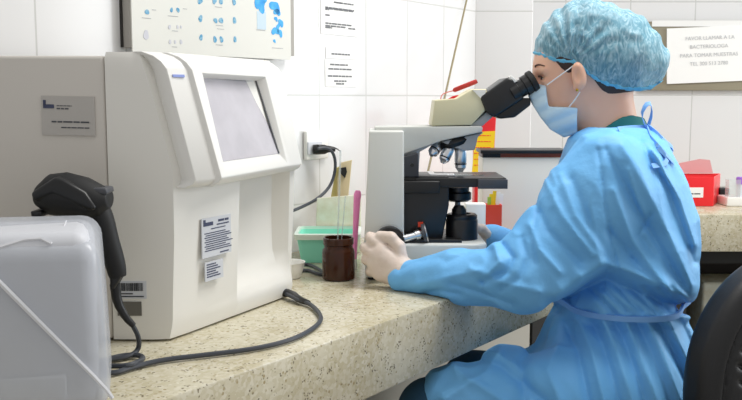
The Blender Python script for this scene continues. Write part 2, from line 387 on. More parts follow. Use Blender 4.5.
# ------------------------------------------------------------------ wall things
def wall_rect(mb, u0, v0, u1, v1, d0, d1):
    a = onw(u0, v1, d0); b = onw(u1, v1, d0); s0, s1 = a.dot(D1), b.dot(D1); z0 = a.z; z1 = onw(u0, v0, d0).z
    mb.obox(wl(s0, d1, z0), D1*(s1-s0), N*(d0-d1), UP*(z1-z0)); return s0, s1, z0, z1
chart = thing('blood_cell_chart', 'wall chart of blue stained blood cells above the large white machine', 'chart', onw(200, 50, DW-.02))
sl_ = onw(122, 48).dot(D1); rq = ray(131, 48); TH = DW-sl_/rq.dot(D1)*rq.dot(N)
mb = MB(); s0, s1, z0, z1 = wall_rect(mb, 122, -60, 286, 47.5, DW-.001, DW-TH); s0 = sl_; mb.build('backing_board', M['board'], chart)
mb = MB(); mb.obox(wl(s0-.004, DW-.0065, z0), D1*.005, N*.006, UP*(z1-z0)); mb.build('wall_shadow_strip', M['dark'], chart)  # dark strip painting in the shadow where the board meets the wall
dch = DW-TH; zc = onw(131, 49, dch).z; sa = s0+.001; sb = onw(291, 49, dch-.004).dot(D1)
mb = MB(); mb.obox(wl(sa, dch-.004, zc-.006), D1*(sb-sa), N*.004, UP*.42); mb.build('chart_sheet', M['chart'], chart)
DC = dch-.0042
def cell(mb, u, v, r, sx=1, seed=0, wob=.15):
    c = onw(u, v, DC); rnd = random.Random(seed*7+int(u*3+v)); n = 18; ph = rnd.uniform(0, 6); 
    ring = []
    for i in range(n):
        a = 2*pi*i/n; q = r*(1+wob*sin(2*a+ph)+wob*.6*sin(3*a+2*ph)); ring.append(c+D1*cos(a)*q*sx+UP*sin(a)*q)
    mb.rings([[p+N*.0004 for p in ring], [p-N*.0006 for p in ring]])
for (u, v, r) in ((147, 12, .0075), (171.5, 10, .006), (178, 10, .0065), (200, 1, .0095), (214.5, 1, .009), (221, 1, .0095), (234, 2, .009), (200.5, 18.5, .009), (215.5, 20.5, .008), (221, 20.5, .009), (234.5, 20.5, .009), (201, 37.5, .008), (215, 39.5, .0085), (221.5, 39.5, .0085), (235, 39.5, .008)):
    mb = MB(); cell(mb, u, v, r*.78, .9, 1); mb.build('stained_cell_picture', M['cell'], chart)
for (u, v, r) in ((169.5, 27, .006), (177.5, 27, .005), (181, 27, .004), (170, 42, .006), (175, 42, .005), (181, 42, .006), (146, 35, .012)): mb = MB(); cell(mb, u, v, r*.75, .9, 2); mb.build('pale_cell_picture', M['cellpale'], chart)
for (u, v, r, sx) in ((260, 0, .028, .9), (262, 6, .022, .8), (275, 7, .022, 1), (277, 12, .014, 1), (276, 19, .009, .8), (281, 23, .013, .9), (275, 31, .015, 1), (280, 33, .014, .8), (274.5, 41, .007, .7), (278, 27, .012, .8)): mb = MB(); cell(mb, u, v, r*.72, sx, 3, .3); mb.build('platelet_picture', M['cellbright'], chart)
mb = MB(); wall_rect(mb, 257, 11, 266, 29, DC+.0004, DC-.0004); mb.build('picture_wash', M['cellwash'], chart)
mb = MB()
for (u, v, n) in ((142, 18, 9), (168, 16, 10), (172, 31, 6), (215, 7, 7), (216, 25.5, 7), (217, 29, 7), (216, 45, 7), (256, 30, 9), (272, 48, 11), (152, 10, 4), (183, 9, 4), (172, 47, 5)):
    mb = MB(); a = onw(u, v, DC); b = onw(u+n, v, DC); mb.obox(wl(a.dot(D1), DC-.0004, a.z), D1*(b-a).length, N*.0008, UP*.0012); mb.build('caption', M['inkfaint'], chart)

M['noticeink'] = mat('notice_ink', '74767a', .8)
def notice(label, u0, v0, u1, v1, rows, seed, sub=None):
    t = thing('paper_notice', label, 'notice', onw((u0+u1)/2, v1, DW-.001))
    mb = MB(); s0, s1, z0, z1 = wall_rect(mb, u0, v0, u1, v1, DW-.0003, DW-.0015); mb.build('sheet', M['paper'], t)
    w, h = s1-s0, z1-z0
    lines('printed_lines', [(a*w, b*h, c*w, .0042) for a, b, c in rows], M['noticeink'], t, wl(s0, DW-.0016, z0), D1, UP, seed)
    return t
notice('white printed notice on the tiles, right of the blood cell chart', 320.5, -70, 356.5, 33.5,
       [(.4, .30*1.05, .5, 0)[:3], (.35, .315, .22), (.12, .255, .8), (.12, .245, .78), (.12, .235, .10), (.12, .18, .12), (.12, .10, .72), (.12, .075, .55), (.75, .068, .2), (.12, .058, .18)], 3)
notice('small slip of paper stuck just above another slip, under the printed notice', 325.5, 47, 356, 58, [(.18, .35, .6)], 4)
notice('white slip with centred lines of print, lowest paper on the left tiles', 325, 58.8, 355.5, 86.5, [(.15, .78, .58), (.1, .62, .75), (.08, .36, .78), (.28, .18, .4), (.34, .08, .26)], 5)

# outlet, plug and power cord
ot = thing('wall_outlet', 'white wall outlet plate on the tiles beside the large white machine', 'outlet', onw(313, 160, DW-.001))
mb = MB(); wall_rect(mb, 303, 131, 325, 160, DW-.0005, DW-.014); mb.build('cover_plate', M['white'], ot, bevel=.004)
mb = MB(); wall_rect(mb, 307, 142, 321, 155, DW-.013, DW-.018); mb.build('socket_block', M['papergrey'], ot, bevel=.002)
pc = thing('power_cord', 'black power cord plugged into the white wall outlet', 'cord', onw(313, 149, DW-.02))
a = onw(313, 149.5, DW-.018); 
mb = MB(); mb.lathe(a, -N*.75+D1*.66, [(.013, 0), (.014, .01), (.013, .032), (.009, .04), (.006, .06)], 12); mb.build('plug', M['black'], pc, bevel=.001)
pts = [onw(u, v, d) for u, v, d in ((318, 148.5, DW-.05), (327, 147.5, DW-.06), (334, 153, DW-.06), (336, 168, DW-.06), (331, 186, DW-.055), (318, 199, DW-.05), (300, 208, DW-.045), (284, 214, DW-.045), (268, 222, DW-.04))]
mb = MB(); mb.tube(pts, .0042, 8, smooth=2); mb.build('cable', M['cable'], pc)
mb = MB(); mb.tube([onw(u, v, d) for u, v, d in ((318, 146, DW-.035), (328, 146.5, DW-.04), (336, 148, DW-.035), (341, 152, DW-.006))], [.004, .003, .002, .001], 8, smooth=1); mb.build('cable_tail', M['black'], pc)
lc = MB()
lc.tube([onz(u, v, CT+.005) for u, v in ((297, 266), (306, 264), (313, 266), (322, 271), (327, 275), (318, 274), (308, 270), (300, 271))], .0042, 8, smooth=2)
tag(lc.build('cable_loop', M['cable'], loc=onz(310, 270, CT)), 'dark cable loop lying on the worktop behind the amber jar', 'cable')

# sign board on the right wall
def rw(u, v, d=0): return px(u, v, WR-d)
sg = thing('wall_board', 'white paper notice on a brown edged board, behind the hair cap', 'sign', rw(705, 88))
mb = MB(); a, b = rw(636, 90.5), rw(760, 90.5); zt = rw(640, 22).z
mb.box((a.x, WR-.022, a.z), (b.x, WR-.001, zt)); mb.build('board', M['boardbrown'], sg, bevel=.003)
mb = MB(); mb.box((a.x+.05, WR-.026, rw(640, 27).z), (b.x, WR-.021, zt+.004)); mb.build('top_strip', M['wallw'], sg)
o = rw(667, 84, .03); x = (rw(760, 80, .03)-o); y = rw(667, 28.5, .03)-o
mb = MB(); mb.obox(o, x, Vector((0, .006, 0)), y); mb.build('sheet', M['paper'], sg)
for i, (s, v, u) in enumerate((('FAVOR LLAMAR A LA', 39.5, 710), ('BACTERIOLOGA', 48, 709), ('PARA TOMAR MUESTRAS', 56.5, 709), ('TEL 300 513 2780', 65, 709))):
    text('notice_text', s, M['inklight'], sg, rw(u, v, .0312), (1, 0, .04), UP, .0215, 'CENTER')

# ------------------------------------------------------------------ analyser
Aroot = thing('blood_analyzer', 'large cream and white tabletop blood analyzer with a tilted screen', 'analyzer', (-.45, 1.65, CT))
Zb, Zt = CT+.004, 1.283
xs = -.434
mb = MB()
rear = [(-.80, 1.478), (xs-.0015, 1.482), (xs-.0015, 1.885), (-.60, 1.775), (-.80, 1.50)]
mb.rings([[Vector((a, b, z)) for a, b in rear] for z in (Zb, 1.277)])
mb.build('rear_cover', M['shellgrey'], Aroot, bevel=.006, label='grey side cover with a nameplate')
def fs(s, inset=0, off=0):   # point along the front plane
    q0, q1 = Vector((-.312, 1.497, 0)), Vector((-.149, 1.825, 0)); d = (q1-q0).normalized(); n = Vector((d.y, -d.x, 0)); return q0.lerp(q1, s)+n*(off-inset)
def shell_ring(z, t, ins):
    o = -.012*t; k = -.012*max(t-.4, 0)
    pts = [Vector((xs, 1.482, 0)), Vector((-.352+k, 1.480, 0)), Vector((-.328+k, 1.484, 0)), fs(.06, 0, o), fs(.16, 0, o), fs(.44, 0, o), fs(.47, ins, o), fs(.70, ins*1.25, o), fs(.93, ins*.9, o), fs(.985, ins*.3, o), fs(1.02, .012, o), Vector((-.24, 1.87, 0)), Vector((xs, 1.885, 0))]
    return [p+UP*z for p in pts]
mb = MB(); mb.rings([shell_ring(z, t, i) for z, t, i in ((Zb, 1.4, 0), (.826, 1, 0), (.838, .9, .006), (.852, .85, .018), (.872, .8, .032), (.90, .7, .043), (.98, .3, .050), (1.06, 0, .050), (1.09, .4, .04), (1.15, 1.6, 0), (1.20, 2.6, 0), (1.25, 3.7, 0), (1.272, 4.3, 0))]+[[p.lerp(Vector((-.40, 1.66, p.z)), .03)+UP*.011 for p in shell_ring(1.272, 4.6, 0)]])
mb.build('lower_shell', M['shell'], Aroot, weld=True)
mb = MB()
lo = [(-.37, 1.56), (-.305, 1.487), (-.290, 1.482), (-.262, 1.516), (-.252, 1.516), (-.158, 1.800), (-.141, 1.835), (-.155, 1.852), (-.30, 1.852)]
hi = [(-.41, 1.56), (-.353, 1.487), (-.338, 1.482), (-.312, 1.516), (-.303, 1.516), (-.198, 1.800), (-.182, 1.835), (-.196, 1.852), (-.34, 1.852)]
def br(z, t, sh=0): return [Vector((a+(c-a)*t+sh*(1 if 1 <= i <= 7 else 0), b+(d-b)*t, z)) for i, ((a, b), (c, d)) in enumerate(zip(lo, hi))]
mb.rings([br(1.060, -.03, -.020), br(1.066, -.01, -.006), br(1.074, 0), br(1.255, .90), br(1.268, .97, -.006), br(1.277, 1.02, -.016), br(1.284, 1.05, -.034)])
bm = mb.bm; bmesh.ops.recalc_face_normals(bm, faces=bm.faces)
fr = max((f for f in bm.faces if f.normal.x > .6 and f.normal.y < 0), key=lambda f: f.calc_area()*(f.normal.x > .8))
v = list(fr.verts); nrm = fr.normal.copy()
b0 = min(v, key=lambda q: (q.co.z > 1.2)*10+q.co.y).co.copy(); b1_ = min(v, key=lambda q: (q.co.z > 1.2)*10-q.co.y).co.copy()
t0 = min(v, key=lambda q: (q.co.z < 1.2)*10+q.co.y).co.copy(); t1 = min(v, key=lambda q: (q.co.z < 1.2)*10-q.co.y).co.copy()
def fp(s, t): return (b0.lerp(b1_, s)).lerp(t0.lerp(t1, s), t)
bmesh.ops.delete(bm, geom=[fr], context='FACES_ONLY')
inn = [fp(.06, .05), fp(.93, .04), fp(.885, .965), fp(.10, .975)]
inn2 = [fp(.10, .15)-nrm*.008, fp(.88, .15)-nrm*.008, fp(.86, .945)-nrm*.020, fp(.115, .955)-nrm*.020]
out = [b0, b1_, t1, t0]
mb.rings([out, inn, inn2], cap=False)
mb.build('screen_bezel', M['white'], Aroot, bevel=.006, seg=3, ang=40, weld=True, label='white raised frame around the screen')
mb = MB(); mb.obox(inn2[0]+nrm*.001-(inn2[1]-inn2[0])*.02, (inn2[1]-inn2[0])*1.03, -nrm*.004, (inn2[3]-inn2[0])*1.01); scr = mb.build('screen', M['screen'], Aroot, label='grey glossy touch screen')
d = (inn2[2]-inn2[1]); mb = MB(); mb.obox(inn2[1]+nrm*.0012-(inn2[1]-inn2[0])*.012, (inn2[1]-inn2[0])*.02, nrm*.001, d); mb.build('screen_edge', M['dgrey'], Aroot)
# logo on chamfer strip
cA, cB = Vector((-.290, 1.482, 1.074)), Vector((-.262, 1.516, 1.074)); tA, tB = Vector((-.334, 1.482, 1.255)), Vector((-.307, 1.516, 1.255))
def cs(s, t): return cA.lerp(cB, s).lerp(tA.lerp(tB, s), t)
lines('logo_print', [(0, 0, .024, .0042)], M['logoblue'], Aroot, cs(.20, .93), cB-cA, tA-cA, 2, .0022)
# stickers on the lower front
fd = (fs(1)-fs(0)).normalized(); fn = Vector((fd.y, -fd.x, 0))
def on_front(u, v): 
    r = ray(u, v); q = fs(0); t = (q-Vector((0, 0, CAMZ))).dot(Vector((fn.x, fn.y, 0)))/(r.dot(fn)); return Vector((0, 0, CAMZ))+r*t
def sticker(name, u0, v0, u1, v1, rows, seed, m='papergrey', logo=False):
    a = on_front(u0, v1)-fn*.001; b = on_front(u1, v1); w = (Vector((b.x, b.y, 0))-Vector((a.x, a.y, 0))).length; h = on_front(u0, v0).z-a.z
    mb = MB(); mb.obox(a, fd*w, fn*.0022, UP*h); s = mb.build(name, M[m], Aroot)
    lines('printed_lines', [(x*w, y*h, l*w, k*h) for x, y, l, k in rows], M['navy'], s, a+fn*.0022, fd, UP, seed)
    return a, w, h, s
rows = [(.55, .86, .36, .055), (.5, .78, .42, .03), (.3, .70, .5, .022)]+[(.08+.04*(i % 2), .60-i*.055, .72+.1*(i % 3), .022) for i in range(9)]+[(.6, .05, .3, .03)]
a, w, h, s_ = sticker('specification_sticker', 202, 219, 231, 259, rows, 5)
mb = MB(); mb.obox(a+fd*w*.05+UP*h*.80+fn*.002, fd*w*.32, fn*.0008, UP*h*.09); mb.obox(a+fd*w*.05+UP*h*.88+fn*.002, fd*w*.07, fn*.0008, UP*h*.08); mb.build('logo_mark', M['navy'], s_)
sticker('serial_sticker', 205, 263, 223, 282, [(.08, .84-i*.13, .5+.12*(i % 3), .06) for i in range(6)], 6)
# side labels (near side plane y=1.48)
def side(u, v): return px(u, v, 1.4815)
def slabel(name, u0, v0, u1, v1, m, tilt=0, thick=.002):
    a, b, c = side(u0, v1), side(u1, v1), side(u0, v0); x = Vector((b.x-a.x, 0, tilt)); mb = MB()
    mb.obox(a+Vector((0, -thick, 0)), x, Vector((0, thick+.003, 0)), UP*(c.z-a.z)); return mb.build(name, m, Aroot), a+Vector((0, -thick, 0)), x, c.z-a.z
M['nameplate'] = mat('nameplate_film', 'bdb9b4', .35)
s, a, x, h = slabel('nameplate', 43, 95.5, 96, 134.5, M['nameplate'], -.002, .003)
w = x.length
lines('printed_lines', [(.28*w, .74*h, .28*w, .02*h), (.28*w, .66*h, .22*w, .035*h), (.18*w, .32*h, .72*w, .04*h), (.36*w, .18*h, .54*w, .03*h)], M['dgrey'], s, a, x, UP, 3)
mb = MB(); o = a-Vector((0, .001, 0)); mb.obox(o+x*.04+UP*h*.68, x*.2, Vector((0, .002, 0)), UP*h*.1); mb.obox(o+x*.04+UP*h*.77, x*.05, Vector((0, .002, 0)), UP*h*.12); mb.build('logo_mark', M['navy'], s)
s, a, x, h = slabel('barcode_label', 116, 281, 147, 298.5, M['papergrey'])
w = x.length; mb = MB(); t = .06; rnd = random.Random(9)
while t < .9:
    k = rnd.choice((.012, .02, .035)); mb.obox(a+x*t+UP*h*.45-Vector((0, .0008, 0)), x*k, Vector((0, .0012, 0)), UP*h*.45); t += k+rnd.choice((.012, .02))
mb.obox(a+x*.06+UP*h*.1-Vector((0, .0008, 0)), x*.85, Vector((0, .0012, 0)), UP*h*.06); mb.obox(a+x*.06+UP*h*.26-Vector((0, .0008, 0)), x*.5, Vector((0, .0012, 0)), UP*h*.06); mb.build('barcode', M['ink'], s)
slabel('rating_label', 118, 301.5, 142, 315.5, M['bezelgrey'])
mb = MB(); 
for p in ((-.36, 1.53), (-.215, 1.80), (-.55, 1.72), (-.74, 1.51)):
    mb = MB(); mb.lathe((p[0], p[1], CT+.0005), UP, [(.016, 0), (.016, .006)], 16); mb.build('foot', M['rubber'], Aroot)
# analyser lead
ld = thing('analyzer_lead', 'grey lead looping along the worktop from the front of the analyzer', 'cable', onz(250, 350, CT))
p0 = onz(291, 299, CT)+UP*.012
path = [p0+Vector((-.012, 0, 0)), onz(298, 300, CT+.010), onz(309, 303, CT+.007), onz(319, 312, CT+.006), onz(322, 320, CT+.006), onz(313, 329, CT+.006), onz(292, 340, CT+.006), onz(255, 349, CT+.006), onz(205, 355, CT+.006), onz(160, 360, CT+.006), onz(130, 368, CT+.006), onz(112, 374, CT+.006), onz(100, 370, CT+.006), onz(108, 358, CT+.006), onz(135, 354, CT+.006), onz(146, 358, CT+.007), onz(130, 366, CT+.013), onz(106, 366, CT+.006)]
mb = MB(); mb.tube(path, .0042, 8, smooth=2); mb.build('cable', M['cable'], ld)
mb = MB(); mb.tube([p0+Vector((-.022, 0, .002)), p0+Vector((.0, 0, 0)), onz(300, 300, CT+.0095), onz(309, 303, CT+.007)], [.008, .0085, .007, .005], 10, smooth=1); mb.build('plug', M['black'], ld)

# ------------------------------------------------------------------ device under clear film at the front left
cv = thing('covered_device', 'pale device under a creased clear plastic cover, front left corner', 'covered device', (-.52, 1.22, CT))
cx0, cx1, cy0, cy1 = -.80, -.343, 1.135, 1.315
ztop = CT+.248
mb = MB(); mb.box((cx0+.02, cy0+.012, CT+.002), (cx1-.014, cy1-.015, ztop-.010)); mb.build('device_body', mat('device_grey', 'd0d2d8', .5), cv, bevel=.022, seg=4)
mb = MB(); mb.box((cx0+.1, cy0+.002, CT+.02), (cx1-.05, cy0+.013, CT+.055)); mb.build('front_slot', M['papergrey'], cv, bevel=.004)
mb = MB(); mb.rings([[Vector(p) for p in r] for r in (
  [(cx0, cy0-.004, CT+.001), (cx1+.004, cy0-.004, CT+.001), (cx1+.004, cy1, CT+.001), (cx0, cy1, CT+.001)],
  [(cx0, cy0, CT+.12), (cx1+.001, cy0, CT+.12), (cx1, cy1, CT+.12), (cx0, cy1, CT+.12)],
  [(cx0, cy0+.006, ztop-.012), (cx1-.004, cy0+.004, ztop-.022), (cx1-.006, cy1, ztop-.004), (cx0, cy1, ztop)])])
bm = mb.bm; bmesh.ops.recalc_face_normals(bm, faces=bm.faces)
es = [e for e in bm.edges if len(e.link_faces) == 2 and e.calc_face_angle(0) > .7]; bmesh.ops.bevel(bm, geom=es, offset=.026, segments=5, affect='EDGES', profile=.5)
mb.build('plastic_cover', M['film'], cv, label='creased clear plastic cover')
mb = MB(); 
mb.tube([px(-60, 200, cy0-.001), px(0, 269, cy0-.001), px(60, 337, cy0-.003), px(104, 386, cy0-.003), px(112, 398, cy0-.003)], [.002, .0035, .003, .003], 6, smooth=1)
mb.tube([Vector((cx0, cy0+.02, ztop-.008)), px(0, 249, cy0+.012)+UP*.004, px(45, 238, cy0+.02)+UP*.006, px(60, 244, cy0+.01), px(88, 219, cy0+.10)], [.0015, .003, .002, .001], 6, smooth=1)
mb.build('film_crease', glass('film_fold', 'f2f3f7', .2, .25), cv, label='bright folded creases of the film')

for o_ in cv.children:
    pv = Vector((-.335, 1.135, 0)); o_.data.transform(Matrix.Translation(pv-cv.location) @ Matrix.Rotation(radians(15), 4, 'Z') @ Matrix.Translation(cv.location-pv))
# barcode scanner resting on the covered device
bs = thing('barcode_scanner', 'black handheld barcode scanner resting on the clear covered device', 'scanner', (-.50, 1.375, ztop))
SY = 1.375
mb = MB()
prof = [((38, 190), .024, 20), ((50, 189), .032, 40), ((68, 190), .034, 46), ((88, 194), .033, 44), ((103, 196), .028, 32), ((110, 193), .022, 18)]
rr = []
for (u, v_), hw, hp in prof:
    c = px(u, v_+6, SY); hz = hp/2*SY/FPX
    rr.append([c+Vector((0, cos(a)*hw, sin(a)*hz*(1.0 if sin(a) < 0 else 1.05))) if True else None for a in [2*pi*i/20 for i in range(20)]])
mb.rings(rr); mb.build('scanner_head', M['rubber'], bs, bevel=.002)
mb = MB(); mb.prism([(38, 191), (62, 175), (70, 177), (92, 190), (103, 206), (97, 209), (60, 192), (42, 200)], SY-.034, SY+.034, SY); mb.build('hood', M['black'], bs, bevel=.006)
mb = MB(); mb.prism([(37, 209), (48, 209), (48, 215), (38, 215)], SY-.028, SY+.028, SY); mb.build('window_lip', M['black'], bs, bevel=.002)
mb = MB(); mb.prism([(84, 186), (110, 187), (111, 193), (90, 195)], SY-.02, SY+.02, SY); mb.build('trigger_guard', M['dgrey'], bs, bevel=.003)
mb = MB(); pts = [px(92, 203, SY), px(101, 215, SY), px(108, 240, SY), px(115, 262, SY), px(118, 277, SY)]
mb.tube(pts, [.022, .019, .0165, .0155, .0125], 14, smooth=2); mb.build('handle', M['rubber'], bs)
mb = MB(); mb.prism([(111, 263), (122, 262), (123, 276), (116, 288), (112, 290)], SY-.012, SY+.012, SY); mb.build('handle_foot', M['black'], bs, bevel=.003)
mb = MB(); mb.tube([px(115, 284, SY), px(117, 302, SY), px(126, 318, SY), px(134, 326, SY)], [.0085, .0075, .006, .0045], 10, smooth=1); mb.build('strain_relief', M['black'], bs)
mb = MB(); mb.tube([px(132, 324, SY), px(139, 337, SY+.01), onz(139, 350, CT+.01), onz(128, 357, CT+.006), onz(112, 359, CT+.006), onz(95, 362, CT+.006)], .004, 8, smooth=2); mb.build('scanner_cable', M['cable'], bs)

# ------------------------------------------------------------------ small things on the counter behind the analyser
wb = onz(287, 281, CT)
bwl = thing('white_bowl', 'small white bowl on the worktop beside the analyzer', 'bowl', wb+Vector((0, .035, 0)))
mb = MB(); mb.lathe(wb+Vector((0, .035, .0005)), UP, [(.026, 0), (.029, .004), (.036, .026), (.0375, .035), (.039, .037), (.0355, .036), (.033, .024), (.026, .006), (.001, .005)], 32); mb.build('bowl', M['white'], bwl)
tr = thing('mint_tray', 'mint green plastic tray with a white rim behind the amber jar', 'tray', (-.11, 2.27, CT))
x0, x1, y0, y1 = -.186, -.030, 2.195, 2.335; zt = .873
def rect(a, b, c, d, z, r=.012, n=4):
    q = []
    for cx_, cy_, s in ((c-r, b+r, -pi/2), (c-r, d-r, 0), (a+r, d-r, pi/2), (a+r, b+r, pi)):
        q += [Vector((cx_+r*cos(s+pi/2*i/n), cy_+r*sin(s+pi/2*i/n), z)) for i in range(n+1)]
    return q
mb = MB(); mb.rings([rect(x0+.012, y0+.012, x1-.012, y1-.012, CT+.0005), rect(x0, y0, x1, y1, zt), rect(x0+.003, y0+.003, x1-.003, y1-.003, zt), rect(x0+.014, y0+.014, x1-.014, y1-.014, CT+.006)]); mb.build('tub', M['teal'], tr)
mb = MB(); mb.rings([rect(x0-.003, y0-.004, x1+.003, y1+.003, zt-.013), rect(x0-.005, y0-.006, x1+.005, y1+.005, zt), rect(x0+.004, y0+.004, x1-.004, y1-.004, zt+.0015), rect(x0+.004, y0+.004, x1-.004, y1-.004, zt-.006)], cap=False); mb.build('rim', mat('pale_mint', 'e2efe4', .4), tr)
jar = thing('amber_jar', 'brown amber glass jar on the worktop between analyzer and microscope', 'jar', onz(338, 282, CT))
jb = onz(338, 282, CT)+Vector((0, .034, .0005))
mb = MB(); mb.lathe(jb, UP, [(.033, 0), (.037, .003), (.037, .060), (.0355, .068), (.0325, .072), (.0325, .078), (.0345, .080), (.0345, .094), (.032, .0955), (.0305, .094), (.0305, .074), (.034, .066), (.034, .006), (.001, .005)], 40); mb.build('jar_body', M['amber'], jar)
mb = MB(); mb.lathe(jb+UP*.0065, UP, [(.0325, 0), (.0335, .03), (.001, .031)], 32); mb.build('stain_liquid', mat('brown_liquid', '3a1a0c', .2), jar)
for i, (u, v_, rad, lab) in enumerate(((340.5, 150, .0024, 'thin clear glass pipette standing in the amber jar, taller one'), (345.5, 196, .0016, 'short thin glass rod standing in the amber jar'))):
    b = jb+Vector((.004*i-.004, -.004, .012)); e = px(u, v_, jb.y+.008+.01*i); d = e-b
    mb = MB(); mb.tube([b, b+d*.8, b+d*.93, e], [rad*.6, rad, rad, rad], 8); g = mb.build('glass_pipette' if i == 0 else 'glass_rod', M['clear'], loc=b); tag(g, lab, 'glassware')
cb = MB(); cb.rings([[px(u, v_, Y) for u, v_ in ((317, 198), (361, 194.5), (361, 258), (315, 258))] for Y in (2.346, 2.37)])
for vtx in cb.bm.verts: vtx.co.z = max(vtx.co.z, CT+.001)
tag(cb.build('cream_carton', M['cream'], bevel=.002, loc=(-.09, 2.37, CT)), 'cream patterned carton standing behind the mint green tray', 'carton')
ev = thing('paper_packet', 'tan paper packet with yellow edge leaning above the cream carton', 'packet', (-.08, 2.42, CT))
for nm, m_, pts, Y in (('packet', 'tan', [(337, 262), (337, 180), (340, 163), (352, 160), (348, 200), (350, 262)], 2.425), ('yellow_backing', 'yellowpaper', [(329, 262), (331, 196), (336, 168), (341, 166), (337, 200), (337, 262)], 2.44)):
    q = [px(u, v_, Y) for u, v_ in pts]
    for p in q: p.z = max(p.z, CT+.001)
    mb = MB(); mb.rings([q, [p+Vector((0, .012, 0)) for p in q]]); mb.build(nm, M[m_], ev, bevel=.001)
mb = MB(); mb.prism([(340, 168), (346, 167), (347, 172), (345, 178), (341, 174)], 2.418, 2.426, 2.42); mb.build('black_clip', M['black'], ev)
pk = thing('pink_brush', 'bright pink handled brush standing at the end of the mint tray', 'brush', (-.04, 2.125, CT))
mb = MB(); mb.tube([px(354, 266, 2.125), px(355.5, 230, 2.13), px(357, 200, 2.14), px(357.5, 195, 2.14), px(358, 190.5, 2.14)], [.0055, .0065, .0085, .0095, .005], 12, smooth=1); mb.build('handle', M['pink'], pk)
mb = MB(); mb.lathe((px(354, 266, 2.125).x, 2.125, CT+.001), UP, [(.008, 0), (.007, .02), (.006, .024)], 12); mb.build('bristle_foot', M['white'], pk)
# slanting stick against the wall
a, b = onz(408, 262, CT), onw(470, -15, DW-.006)
st = MB(); st.tube([a+UP*.004, b], .0032, 8); tag(st.build('wooden_stick', M['wood'], loc=a), 'long thin olive stick leaning on the tiles behind the microscope', 'stick')

# red sharps-style carton with yellow label, white box, red holder behind the microscope
rc = thing('red_carton', 'red carton with a yellow label standing behind the microscope nosepiece', 'carton', (.27, 2.78, CT))
q = [px(u, v_, 2.75) for u, v_ in ((474, 235), (490, 235), (496.5, 113), (476, 113))]; q[0].z = q[1].z = CT+.001
mb = MB(); mb.rings([q, [p+Vector((0, .07, 0)) for p in q]]); mb.build('carton', M['red'], rc, bevel=.003)
q = [px(u, v_, 2.748) for u, v_ in ((472, 172), (492, 172), (495.3, 131), (475.5, 132))]
mb = MB(); mb.rings([q, [p+Vector((0, .003, 0)) for p in q]]); lb = mb.build('yellow_label', M['yellow'], rc)
o = q[0]; lines('printed_lines', [(.004, .02+.018*i, .05, .0025) for i in range(6)], M['orange'], lb, q[0]+Vector((.002, 0, 0)), q[1]-q[0], UP, 8)
wbx = thing('white_storage_box', 'white storage box with black lid rim and red brown contents', 'storage box', (.36, 2.5, CT))
b0x, b1x = px(482.5, 157, 2.46).x, px(566, 157, 2.46).x; zz = px(500, 157.5, 2.46).z; yb = 2.56
mb = MB(); mb.box((b0x, 2.46, CT+.001), (b1x, yb, zz)); mb.build('box_body', mat('box_white', 'e6e3dc', .5), wbx, bevel=.004)
mb = MB(); mb.box((px(499, 150, 2.46).x, 2.468, zz-.001), (b1x-.008, yb-.01, zz+.012)); mb.build('red_brown_contents', M['brick'], wbx)
mb = MB(); mb.box((b0x-.006, 2.452, zz+.011), (b1x+.006, yb+.004, zz+.021)); mb.box((b0x, 2.462, zz-.001), (b0x+.05, yb-.01, zz+.012)); mb.build('lid', M['black'], wbx, bevel=.002)
wc = MB(); q0, q1 = px(466, 204, 2.36), px(486, 204, 2.36); wc.box((q0.x, 2.36, CT+.001), (q1.x, 2.40, q0.z))
tag(wc.build('white_carton', M['paper'], bevel=.002, loc=(q0.x, 2.38, CT)), 'small white carton between microscope and red strip holder', 'carton')
rh = thing('strip_holder', 'orange red holder full of yellow and white strips behind the microscope', 'holder', (.32, 2.32, CT))
q0, q1 = px(486, 207, 2.36), px(502, 205, 2.36); h0 = q1.z
mb = MB(); t_ = .0025; mb.box((q0.x, 2.36, CT+.001), (q1.x, 2.363, h0)); mb.box((q0.x, 2.397, CT+.001), (q1.x, 2.40, h0)); mb.box((q0.x, 2.363, CT+.001), (q0.x+t_, 2.397, h0)); mb.box((q1.x-t_, 2.363, CT+.001), (q1.x, 2.397, h0)); mb.box((q0.x, 2.363, CT+.001), (q1.x, 2.397, CT+.005)); mb.build('holder_cup', M['orange'], rh)
for i, (u, v_, m_, nm) in enumerate(((488, 199, 'green', 'green'), (489.5, 196, 'yellow', 'yellow'), (492.5, 193, 'yellow', 'yellow'), (496, 194, 'paper', 'white'), (498.5, 196, 'paper', 'white'))):
    e = px(u+.5*i-.5, v_-2, 2.368+.005*i); b = Vector((e.x-.012, 2.368+.005*i, CT+.006)); b.x = max(b.x, q0.x+.006)
    mb = MB(); mb.obox(b, (.0095, 0, 0), (0, .0025, 0), e-b); s_ = mb.build('test_strip', M[m_], loc=b)
    tag(s_, ('green test strip at the left of the orange red holder', 'yellow test strip, the shorter of two in the orange red holder', 'yellow test strip, the taller of two in the orange red holder', 'white test strip in the middle of the orange red holder', 'white test strip at the right edge of the orange red holder')[i], 'strip', 'test strips in the holder')

